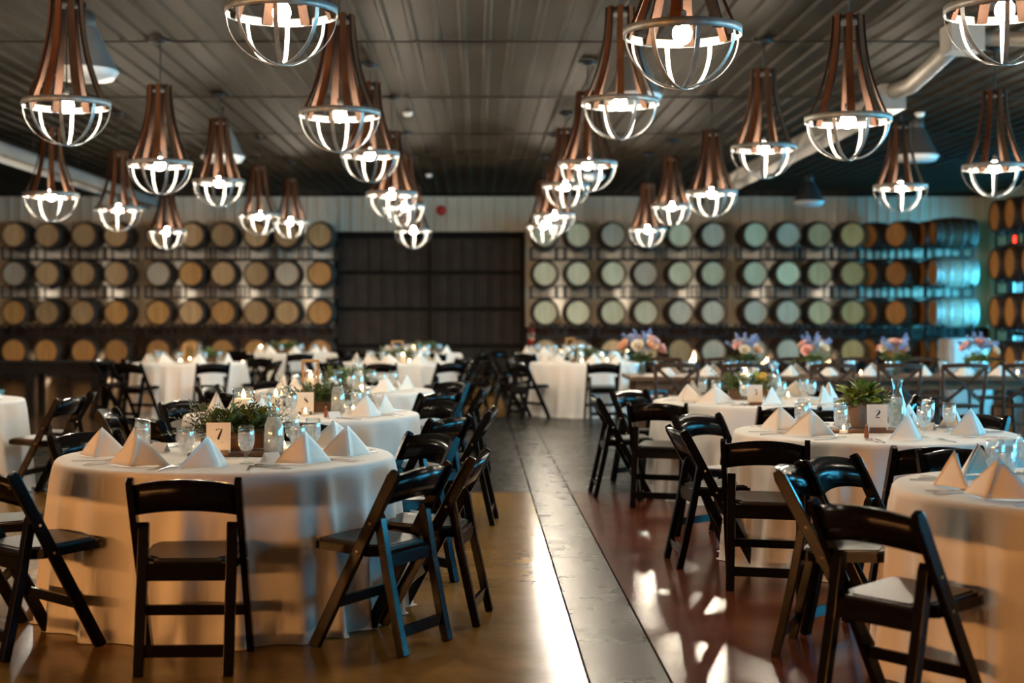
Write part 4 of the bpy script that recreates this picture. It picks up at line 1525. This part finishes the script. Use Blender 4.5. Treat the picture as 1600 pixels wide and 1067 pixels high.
# ------------------------------------------------------------------ table eight
N8 = 'round table eight'
L2 = (-1.19, 9.74)
table(*L2, N8, 'L', A(2, 4, 2), seed=2, settings={-90: (-108, 85), -45: (-38, -20), 0: None, 45: None, 90: None, 135: None, 180: None, -135: None})
greenery(L2[0] + 0.10, L2[1] + 0.20, TZ, R(-8), False, 24, 'wooden box of ferns and leaves on the table numbered eight', 2)
number_card(*on_plane(477, 648, TZ), R(4), 8, 'pale paper card with a black numeral 8 in a wooden stand')
place(CARAFE, 'water_carafe', (*on_plane(528, 646, TZ), TZ + 0.001), 0, 'glass carafe of iced lemon water on the table numbered eight', 'carafe', 'water carafes')
place(HURRICANE, 'hurricane_candle', (*on_plane(431, 640, TZ), TZ + 0.001), 0, 'lit candle in a glass cylinder on the table numbered eight', 'candle', 'hurricane candles')
place(MINI, 'spice_bottle', (*on_plane(509, 652, TZ), TZ + 0.001), 0, 'tiny amber bottle with cork on the table numbered eight', 'bottle', 'tiny corked bottles')
tag(obj('tent_card', TENT, None, T(*on_plane(522, 654, TZ), TZ + 0.001) @ RZ(R(25))), 'small folded tent card on the table numbered eight', 'card', 'tent cards')
tealights(*L2, [(0.05, -0.25), (0.34, 0.1), (-0.3, 0.1)], 'the table numbered eight')

# ------------------------------------------------------------------ the third table beside the aisle
N9 = 'the table just behind number eight'
L3 = (-1.18, 12.75)
table(*L3, N9, 'L', A(-3, 5, 3), seed=3, cutl=False)


def wood_frame(x, y, z, rz, label, w=0.15, h=0.30, d=0.11):
    c = thing('wooden_lantern', (x, y, z), rz, label, 'lantern', 'open wooden candle frames')
    t = 0.02
    for s in (-1, 1):
        obj('upright', MB().box(s * w / 2 - t / 2, s * w / 2 + t / 2, -d / 2, d / 2, 0.0, h - t).mesh('upright', 'frame_gold_wood'), c)
    obj('top_board', MB().box(-w / 2 - t / 2, w / 2 + t / 2, -d / 2, d / 2, h - t, h).mesh('top_board', 'frame_gold_wood'), c)
    obj('base_board', MB().box(-w / 2 + t / 2, w / 2 - t / 2, -d / 2, d / 2, 0.0, t).mesh('base_board', 'frame_gold_wood'), c)
    return c


x, y = on_plane(485, 618, TZ)
wood_frame(x, y, TZ + 0.001, 0.1, 'open golden wooden frame around a candle behind the 8 card', 0.125)
place([(n, m, Matrix.Diagonal((0.78, 0.78, 1.3, 1)), s) for n, m, _, s in HURRICANE], 'hurricane_candle', (x, y, TZ + 0.022), 0, 'lit candle in a glass cylinder inside the golden wooden frame', 'candle', 'hurricane candles')
greenery(L3[0] + 0.02, L3[1] + 0.05, TZ, R(10), False, 16, 'wooden box of leaves on the round table behind number eight', 3)
place(CARAFE, 'water_carafe', (*on_plane(560, 612, TZ), TZ + 0.001), 0, 'glass carafe of water on the round table behind number eight', 'carafe', 'water carafes')
tealights(*L3, [(0.18, -0.3), (0.35, 0.0), (-0.2, 0.25)], N9)

# ------------------------------------------------------------------ far tables left of the aisle
NC = 'the far left aisle table'
TC = (-1.13, 20.2)
table(*TC, NC, 'L', A(0, 5, 4) | {-90: -97, -45: -52}, seed=4, near=False)
greenery(TC[0] + 0.02, TC[1], TZ, 0.2, False, 10, 'wooden box of leaves on the far aisle table before the door', 4)
wood_frame(TC[0] + 0.0, TC[1] + 0.24, TZ + 0.001, 0.15, 'golden wooden candle frame on the far aisle table before the door')
place(HURRICANE, 'hurricane_candle', (TC[0] + 0.10, TC[1] - 0.16, TZ + 0.001), 0, 'lit candle in a glass cylinder on the far aisle table', 'candle', 'hurricane candles')
place(CARAFE, 'water_carafe', (TC[0] + 0.32, TC[1], TZ + 0.001), 0, 'glass carafe on the far aisle table before the door', 'carafe', 'water carafes')
tealights(*TC, [(-0.15, -0.3), (0.2, -0.34), (0.0, 0.4)], NC)
ND = 'the last table before the door'
TD = (-1.05, 25.0)
table(*TD, ND, 'L', A(20, 5, 14), seed=14, near=False)
place(HURRICANE, 'hurricane_candle', (TD[0] - 0.05, TD[1] - 0.1, TZ + 0.001), 0, 'lit candle in a glass cylinder on the last table before the door', 'candle', 'hurricane candles')
greenery(TD[0] + 0.15, TD[1], TZ, 0.0, False, 8, 'box of leaves on the last table before the door', 5)

NA = 'the table before the orange barrels'
TA = (-4.06, 20.1)
table(*TA, NA, 'L', A(0, 4, 5) | {-90: -115, -45: -64, -135: -158, 0: -12, 180: 172}, seed=5, near=False)
greenery(TA[0] + 0.22, TA[1] + 0.1, TZ, 0.1, False, 10, 'box of leaves on the far table before the orange barrels', 6)
wood_frame(TA[0] + 0.02, TA[1] - 0.05, TZ + 0.001, 0.1, 'golden wooden candle frame on the far table before the orange barrels', 0.14, 0.27)
place(TEALIGHT, 'tealight', (TA[0] + 0.02, TA[1] - 0.05, TZ + 0.022), 0, 'small lit tealight inside the frame before the orange barrels', 'candle', 'tealights')
place(CARAFE, 'water_carafe', (TA[0] + 0.21, TA[1] - 0.3, TZ + 0.001), 0, 'glass carafe on the far table before the orange barrels', 'carafe', 'water carafes')
NB = 'the farthest table by orange barrels'
TB = (-3.25, 25.0)
table(*TB, NB, 'L', A(10, 5, 6), seed=6, near=False)
greenery(TB[0] - 0.1, TB[1], TZ, 0.0, False, 8, 'box of leaves on the farthest table at the end of the orange barrels', 7)
place(HURRICANE, 'hurricane_candle', (TB[0] - 0.55, TB[1] + 0.1, TZ + 0.001), 0, 'lit candle in a glass cylinder on the farthest table by the orange barrels', 'candle', 'hurricane candles')

NE = 'the table cut by the left edge'
TE = (-4.42, 11.3)
table(*TE, NE, 'L', A(0, 3, 7), seed=7, cutl=False, skip_chairs=(90, 135, 180, -135, -90, -45), chair_at={0: (1.07, -0.22, 168), 45: (1.03, 0.42, 196)},
      settings={0: None, 45: None, -45: None})

# ------------------------------------------------------------------ right of the aisle
N2 = 'round table two'
R2 = (2.295, 8.2)
table(*R2, N2, 'R', A(0, 4, 8), seed=8,
      chair_at={-90: (-0.05, -1.07, 90), -135: (-0.77, -0.74, 76), 180: (-0.95, -0.10, 4), 135: (-0.74, 0.80, -50)},
      nap_r=0.53, settings={-90: (-86, 30), -45: (-19, -48), 0: (16, -10), 45: (50, -80), 90: (88, 10), 135: (128, 0), 180: (166, 80), -135: (-146, 55)})
x, y = on_plane(1334, 673, TZ)
tag(obj('wooden_tray', TRAY, None, T(x + 0.03, y - 0.06, TZ + 0.001)), 'dark wooden tray under the tall leafy planter on table two', 'tray', 'wooden trays')
greenery(x + 0.05, y, TZ + 0.02, R(14), True, 95, 'tapered wooden planter of bright green leaves on the table numbered two', 8)
number_card(*on_plane(1371, 679, TZ), R(-3), 2, 'pale paper card with a black numeral 2 in a dark wooden stand', 0.019)
place(CARAFE, 'water_carafe', (*on_plane(1402, 669, TZ), TZ + 0.001), 0, 'glass carafe of iced lemon water beside the 2 card', 'carafe', 'water carafes')
place(MINI, 'spice_bottle', (*on_plane(1354, 684, TZ), TZ + 0.001), 0, 'tiny amber bottle with cork beside the 2 card', 'bottle', 'tiny corked bottles')
place(MINI, 'spice_bottle', (*on_plane(1438, 668, TZ), TZ + 0.001), 0, 'tiny amber bottle with cork behind the napkins of table two', 'bottle', 'tiny corked bottles')
place(TUMBLER, 'water_tumbler', (*on_plane(1416, 674, TZ), TZ + 0.001), 0, 'short tumbler of iced water beside the carafe on table two', 'glass', 'water tumblers')
tag(obj('tent_card', TENT, None, T(*on_plane(1450, 672, TZ), TZ + 0.001) @ RZ(R(-40))), 'small folded tent card on the window side of table two', 'card', 'tent cards')
tealights(*R2, [(-0.21, -0.13), (0.12, -0.2)], N2)

N3 = 'round table three'
R3 = (2.20, 11.2)
table(*R3, N3, 'R', A(0, 4, 9), seed=9,
      chair_at={-90: (-0.02, -1.07, 92), -135: (-0.82, -0.66, 72), 180: (-1.06, -0.04, 2), 135: (-0.76, 0.78, -48)},
      settings={-90: (-88, 60), -45: (-40, 30), 0: (0, 0), 45: (45, 0), 90: (88, 10), 135: (140, 0), 180: (-163, 30), -135: (-130, 40)})
G3 = greenery(*on_plane(1168, 624, TZ), TZ, R(-6), False, 30, 'wooden box of leaves and yellow blooms on the table numbered three', 9)
number_card(*on_plane(1180, 633, TZ), R(2), 3, 'white paper card with a black numeral 3 on a round table')
place(HURRICANE, 'hurricane_candle', (*on_plane(1165, 618, TZ), TZ + 0.09), 0, 'lit candle in a glass cylinder above the leaves on table three', 'candle', 'hurricane candles')
place(CARAFE, 'water_carafe', (*on_plane(1211, 624, TZ), TZ + 0.001), 0, 'glass carafe of water beside the 3 card', 'carafe', 'water carafes')
tealights(*R3, [(0.0, -0.22), (0.3, 0.2)], N3)

N1 = 'the table cut by the right edge'
R1 = (2.44, 5.5)
table(*R1, N1, 'R', A(0, 0, 10), seed=10, skip_chairs=(-90, -45, 0, 45),
      chair_at={-135: (-0.97, -0.58, 38), 180: (-0.92, 0.46, -24), 90: (-0.12, 1.05, -88), 135: (-0.70, 0.75, -45)}, settings={180: (170, 0), -135: (-153, 20), 135: (128, 0), 90: None})
place(GOBLET, 'water_goblet', (*on_plane(1573, 752, TZ), TZ + 0.001), 0, 'glass goblet of iced water on the front right table', 'glass', 'water goblets')
place(GOBLET, 'water_goblet', (*on_plane(1604, 742, TZ), TZ + 0.001), 0, 'glass goblet of iced water cut by the right edge', 'glass', 'water goblets')

N4 = 'the far table beside farm tables'
R4 = (1.57, 20.2)
table(*R4, N4, 'R', A(0, 4, 11) | {-90: -84, -135: -140}, seed=11, near=False)
greenery(R4[0] - 0.05, R4[1] + 0.2, TZ, 0, False, 8, 'box of leaves on the far round table beside the farm table', 11)
place(HURRICANE, 'hurricane_candle', (R4[0] + 0.2, R4[1] - 0.2, TZ + 0.001), 0, 'lit candle in a glass cylinder on the far table beside the farm table', 'candle', 'hurricane candles')
place(CARAFE, 'water_carafe', (R4[0] - 0.1, R4[1] - 0.15, TZ + 0.001), 0, 'glass carafe on the far table beside the farm table', 'carafe', 'water carafes')
tealights(*R4, [(-0.1, -0.4), (0.28, -0.1)], N4)
N5 = 'the far table before the extinguisher'
R5 = (1.45, 24.9)
table(*R5, N5, 'R', A(12, 5, 12), seed=12, near=False)
wood_frame(R5[0] + 0.2, R5[1], TZ + 0.001, 0.0, 'golden wooden candle frame on the farthest table before the extinguisher', 0.14, 0.27)
place(TEALIGHT, 'tealight', (R5[0] + 0.2, R5[1], TZ + 0.022), 0, 'small lit tealight inside the frame on the farthest right table', 'candle', 'tealights')

# =================================================================== FARM TABLES, CROSS-BACK CHAIRS, FLOWERS
FT_Y0, FT_Y1, FT_Z = 15.2, 16.25, 0.745


def farm_table(x0, x1, label):
    c = thing('farm_table', ((x0 + x1) / 2, (FT_Y0 + FT_Y1) / 2, 0), 0, label, 'table', 'long wooden farm tables')
    w = x1 - x0
    d = FT_Y1 - FT_Y0
    n = 5
    for i in range(n):
        a = -d / 2 + d * i / n
        obj('plank', MB().box(-w / 2, w / 2, a + 0.002, a + d / n - 0.002, FT_Z - 0.04, FT_Z).mesh('plank', 'farm_wood'), c)
    obj('apron', MB().box(-w / 2 + 0.12, w / 2 - 0.12, -d / 2 + 0.10, -d / 2 + 0.125, FT_Z - 0.14, FT_Z - 0.04).mesh('apron', 'farm_wood'), c)
    obj('apron', MB().box(-w / 2 + 0.12, w / 2 - 0.12, d / 2 - 0.125, d / 2 - 0.10, FT_Z - 0.14, FT_Z - 0.04).mesh('apron', 'farm_wood'), c)
    for sx in (-1, 1):
        x = sx * (w / 2 - 0.12)
        for sy in (-1, 1):
            y = sy * (d / 2 - 0.14)
            obj('leg', MB().box(x - 0.045, x + 0.045, y - 0.045, y + 0.045, 0.0, FT_Z - 0.04).mesh('leg', 'farm_wood'), c)
    return c


farm_table(1.66, 4.08, 'dark wooden farm table with its near end by the aisle')
farm_table(4.09, 6.51, 'dark wooden farm table continuing toward the windows')
farm_table(6.52, 8.94, 'dark wooden farm table at the window end of the row')


def crossback_meshes():
    m = 'cross_back_wood'
    out = []
    seat = []
    for i in range(20):
        a = 2 * PI * i / 20
        seat.append((0.215 * math.copysign(abs(math.cos(a)) ** 0.7, math.cos(a)), 0.02 + 0.205 * math.copysign(abs(math.sin(a)) ** 0.7, math.sin(a))))
    out.append(('seat', MB().prism(seat, 0.44, 0.465).mesh('seat', m)))
    for s in (-1, 1):
        out.append(('back_post', MB().tube([(s * 0.19, -0.20, 0.0), (s * 0.20, -0.18, 0.45), (s * 0.215, -0.215, 0.66), (s * 0.225, -0.245, 0.875)], 0.020, 8).mesh('back_post', m)))
        out.append(('front_leg', MB().tube([(s * 0.19, 0.20, 0.0), (s * 0.18, 0.17, 0.44)], lambda t: 0.014 + 0.005 * t, 8).mesh('front_leg', m)))
        out.append(('side_stretcher', MB().tube([(s * 0.19, -0.19, 0.2), (s * 0.187, 0.185, 0.2)], 0.01, 6).mesh('side_stretcher', m)))
    pts = []
    for i in range(11):
        u = -1 + i / 5
        pts.append((0.235 * u, -0.25 - 0.035 * (1 - u * u), 0.875 + 0.015 * (1 - u * u)))
    out.append(('top_rail', MB().sweep(pts, 0.024, 0.045).mesh('top_rail', m)))
    for s in (-1, 1):
        pts = []
        for i in range(9):
            t = i / 8
            pts.append((s * (-0.21 + 0.425 * t), -0.18 - 0.075 * t - 0.045 * math.sin(PI * t) + 0.004 * s, 0.48 + 0.385 * t))
        out.append(('cross_slat', MB().sweep(pts, 0.034, 0.012, up=(0, -1, 0.2)).mesh('cross_slat', m)))
    out.append(('front_stretcher', MB().tube([(-0.185, 0.185, 0.24), (0.185, 0.185, 0.24)], 0.01, 6).mesh('front_stretcher', m)))
    return [(n, me, None, []) for n, me in out]


XB_CH = crossback_meshes()
near_x = [X_at(px, 14.75) for px in (1056, 1160, 1300, 1404, 1508, 1600)]
for i, x in enumerate(near_x):
    place(XB_CH, 'cross_back_chair', (x, 14.98, 0), rnd.uniform(-0.05, 0.05), 'brown cross-back chair on the near side of the farm tables, %s from the aisle' % ORD[i], 'chair', 'cross-back chairs')
for i, x in enumerate([2.2, 2.95, 3.75, 4.5, 5.25, 6.0, 6.75]):
    place(XB_CH, 'cross_back_chair', (x, 16.55, 0), PI + rnd.uniform(-0.05, 0.05), 'brown cross-back chair on the far side of the farm tables, %s from the aisle' % ORD[i], 'chair', 'cross-back chairs')


def bloom_mesh(r, m, seed):
    """layered cupped petals"""
    q = random.Random(seed)
    mb = MB()
    for ring, (n, tilt, rad, sz) in enumerate(((7, 20, 1.0, 1.0), (6, 48, 0.75, 0.85), (5, 70, 0.45, 0.7))):
        for k in range(n):
            M = RZ(2 * PI * k / n + ring * 0.5) @ T(0, 0, 0.1 * ring * r) @ Matrix.Rotation(R(tilt + q.uniform(-8, 8)), 4, 'X')
            vs, fs = [], []
            for i in range(5):
                t = i / 4
                w = r * 0.52 * sz * math.sin(PI * (0.15 + 0.75 * t)) ** 0.7
                for j in range(3):
                    u = j - 1
                    vs.append((u * w, r * t * rad * 1.05, r * (0.35 * t * t) + 0.25 * w * abs(u)))
            for i in range(4):
                for j in range(2):
                    a = i * 3 + j
                    fs.append((a, a + 1, a + 4, a + 3))
            mb.add(vs, fs, True, M)
    return mb.mesh('bloom', m)


YBLOOM = bloom_mesh(1.0, 'petal_yellow', 9)
BLOOM = {c: [bloom_mesh(1.0, 'petal_' + c, k) for k in range(2)] for c in ('pink', 'peach', 'cream')}


for (dx, dy, dz) in ((0.10, -0.05, 0.15), (0.14, 0.0, 0.13), (0.12, 0.03, 0.17)):     # yellow blooms among the leaves of table three
    obj('bloom', YBLOOM, G3, T(dx, dy, dz) @ Matrix.Rotation(R(35), 4, 'X') @ Matrix.Scale(0.042, 4))


def spike_mesh(seed):
    q = random.Random(seed)
    mb = MB()
    mb.tube([(0, 0, -0.15), (0.01, 0, 0.1)], 0.002, 4)
    for i in range(34):
        t = i / 34
        a = i * 2.4
        rr = 0.024 * (1.1 - 0.8 * t)
        c = Vector((0.01 * t + rr * math.cos(a), rr * math.sin(a), 0.16 * t - 0.04))
        for k in range(4):
            b = q.uniform(0, 2 * PI)
            d1 = Vector((math.cos(b), math.sin(b), q.uniform(-0.3, 0.8))) * 0.014
            d2 = Vector((math.cos(b + 1.2), math.sin(b + 1.2), q.uniform(-0.3, 0.8))) * 0.014
            mb.add([tuple(c), tuple(c + d1), tuple(c + d1 + d2), tuple(c + d2)], [(0, 1, 2, 3)])
    return mb.mesh('blue_spike', 'petal_blue')


SPIKE = [spike_mesh(1), spike_mesh(2)]
VASE = MB().lathe([(0.0, 0.0), (0.045, 0.0), (0.05, 0.02), (0.045, 0.12), (0.055, 0.18), (0.0535, 0.18), (0.0435, 0.12), (0.048, 0.022), (0.0, 0.006)], 18, None, False, False).mesh('vase', 'clear_glass')
STEMS = MB()
for i in range(14):
    a = i * 2.399
    STEMS.tube([(0.03 * math.cos(a), 0.03 * math.sin(a), 0.01), (-0.01 * math.cos(a), 0.01 * math.sin(a), 0.14), (-0.06 * math.cos(a), -0.06 * math.sin(a), 0.26)], 0.003, 4)
STEM_ME = STEMS.mesh('stems', 'leaf_green')
BUSH = [spray_mesh(71 + i, 34, (0.24, 0.22), 0.16, 'leaf_green', 0.03, 'leaf_sprays') for i in range(2)]


def bouquet(px, scale, colours, label, seed):
    q = random.Random(seed)
    x = X_at(px, 15.75)
    c = thing('flower_bouquet', (x, 15.75 + q.uniform(-0.05, 0.05), FT_Z + 0.001), q.uniform(0, 6), label, 'flowers', 'bouquets on the farm tables')
    obj('vase', VASE, c)
    obj('stems', STEM_ME, c)
    b = obj('leaf_sprays', BUSH[seed % 2], c, T(0, 0, 0.15))
    b['kind'] = 'stuff'
    n = len(colours)
    for i, col in enumerate(colours):
        a = 2 * PI * i / n + q.uniform(-0.3, 0.3)
        el = q.uniform(0.35, 1.2)
        rr = 0.135 * scale
        p = Vector((rr * math.cos(a) * math.cos(el) * 1.2, rr * math.sin(a) * math.cos(el) * 1.2, 0.215 + rr * math.sin(el)))
        M = T(*p) @ RZ(a - PI / 2) @ Matrix.Rotation(-(PI / 2 - el) * 0.9, 4, 'X') @ Matrix.Scale(q.uniform(0.066, 0.084) * scale, 4)
        obj('bloom', BLOOM[col][i % 2], c, M)
    for i in range(9):
        a = 2 * PI * i / 9 + q.uniform(-0.3, 0.3)
        M = T(0.03 * math.cos(a), 0.03 * math.sin(a), 0.27) @ RZ(a) @ Matrix.Rotation(q.uniform(0.15, 1.15), 4, 'Y') @ T(0, 0, 0.10) @ Matrix.Scale(q.uniform(0.75, 1.0) * scale, 4)
        obj('blue_spike', SPIKE[i % 2], c, M)
    return c


bouquet(1000, 1.25, ['peach', 'pink', 'pink', 'cream', 'peach', 'pink', 'cream', 'pink', 'peach', 'cream'], 'large bouquet of peach, pink and blue flowers at the aisle end', 1)
bouquet(1165, 0.95, ['peach', 'pink', 'cream', 'peach', 'cream', 'pink', 'cream'], 'bouquet of peach and cream blooms with tall blue spikes, above the 3 card', 2)
bouquet(1270, 0.95, ['pink', 'pink', 'cream', 'pink', 'peach', 'cream'], 'bouquet of pink blooms and blue spikes before a grey barrel', 3)
bouquet(1397, 0.95, ['pink', 'cream', 'pink', 'cream', 'pink', 'cream'], 'bouquet of pale pink blooms, fourth along the farm tables', 4)
bouquet(1530, 1.0, ['pink', 'cream', 'peach', 'cream', 'pink', 'pink'], 'bouquet of blush and white blooms at the window end', 5)
q = random.Random(5)
FTN = 0
for i in range(9):
    px = 1040 + i * 66
    for row, (yy, wd) in enumerate(((15.45, 'near'), (16.02, 'far'))):
        x = X_at(px + q.uniform(-10, 10), yy)
        tag(obj('napkin', NAPK[q.randrange(5)], None, T(x, yy, FT_Z + 0.0015) @ RZ((PI if row == 0 else 0) + q.uniform(-0.5, 0.5)) @ Matrix.Scale(0.85, 4)),
            'white folded napkin on the %s edge of the farm tables, %s from the aisle' % (wd, ORD[i]), 'napkin', 'napkins on the farm tables')
        place(GOBLET, 'water_goblet', (x + 0.22, yy + (0.08 if row == 0 else -0.08), FT_Z + 0.001), 0,
              'water goblet on the %s edge of the farm tables, %s from the aisle' % (wd, ORD[i]), 'glass', 'goblets on the farm tables')
for i, px in enumerate((1090, 1238, 1345, 1472, 1590)):
    place(TEALIGHT, 'tealight', (X_at(px, 15.6), 15.6, FT_Z + 0.001), 0, 'small lit tealight on the farm tables, %s from the aisle' % ORD[i], 'candle', 'tealights on the farm tables')

# =================================================================== FAR LEFT AND FAR RIGHT FURNITURE
bt = thing('side_table', (-6.2, 19.9, 0), 0, 'long black side table standing before the orange barrels', 'table')
obj('table_top', MB().box(-1.6, 1.05, -0.36, 0.36, 0.73, 0.765).mesh('table_top', 'black_table'), bt)
obj('apron', MB().box(-1.52, 0.97, -0.31, -0.28, 0.60, 0.73).mesh('apron', 'black_table'), bt)
obj('apron', MB().box(-1.52, 0.97, 0.28, 0.31, 0.60, 0.73).mesh('apron', 'black_table'), bt)
for x in (-1.48, 0.04, 0.93):
    for y in (-0.26, 0.26):
        obj('leg', MB().box(x - 0.04, x + 0.04, y - 0.04, y + 0.04, 0, 0.60).mesh('leg', 'black_table'), bt)
stl = thing('plastic_stool', (-6.02, 17.6, 0), 0.3, 'teal moulded plastic stool at the left edge', 'stool')
sm = MB()
for s in (-1, 1):
    sm.sweep([(s * 0.19, 0, 0.0), (s * 0.18, 0, 0.25), (s * 0.15, 0, 0.42), (s * 0.10, 0, 0.455)], 0.30, 0.025, side=(0, 1, 0))
obj('leg_panel', sm.mesh('leg_panel', 'teal_plastic'), stl)
obj('seat', bevel_mesh(MB().box(-0.17, 0.17, -0.16, 0.16, 0.45, 0.475).mesh('seat', 'teal_plastic'), 0.01), stl)

ct = thing('draped_side_table', (10.05, 29.3, 0), 0, 'white-draped side table in the far corner below the side-on barrels', 'table')
cm = MB()
poly = []
for k in range(96):
    a = 2 * PI * k / 96
    c_, s_ = math.cos(a), math.sin(a)
    poly.append((0.45 * math.copysign(abs(c_) ** 0.35, c_), 0.38 * math.copysign(abs(s_) ** 0.35, s_)))
vs, fs = [], []
for (sc, z, am) in ((0.0, 0.92, 0), (0.96, 0.92, 0), (1.0, 0.905, 0.0), (1.03, 0.5, 0.6), (1.07, 0.01, 1.0)):
    for k, (x, y) in enumerate(poly):
        f = 1 + am * 0.025 * math.sin(k * 0.78)
        vs.append((x * sc * f, y * sc * f, z))
for i in range(4):
    for k in range(96):
        k2 = (k + 1) % 96
        fs.append((i * 96 + k, (i + 1) * 96 + k, (i + 1) * 96 + k2, i * 96 + k2))
cm.add(vs, fs, True)
obj('tablecloth', cm.mesh('tablecloth', 'cloth_white'), ct)
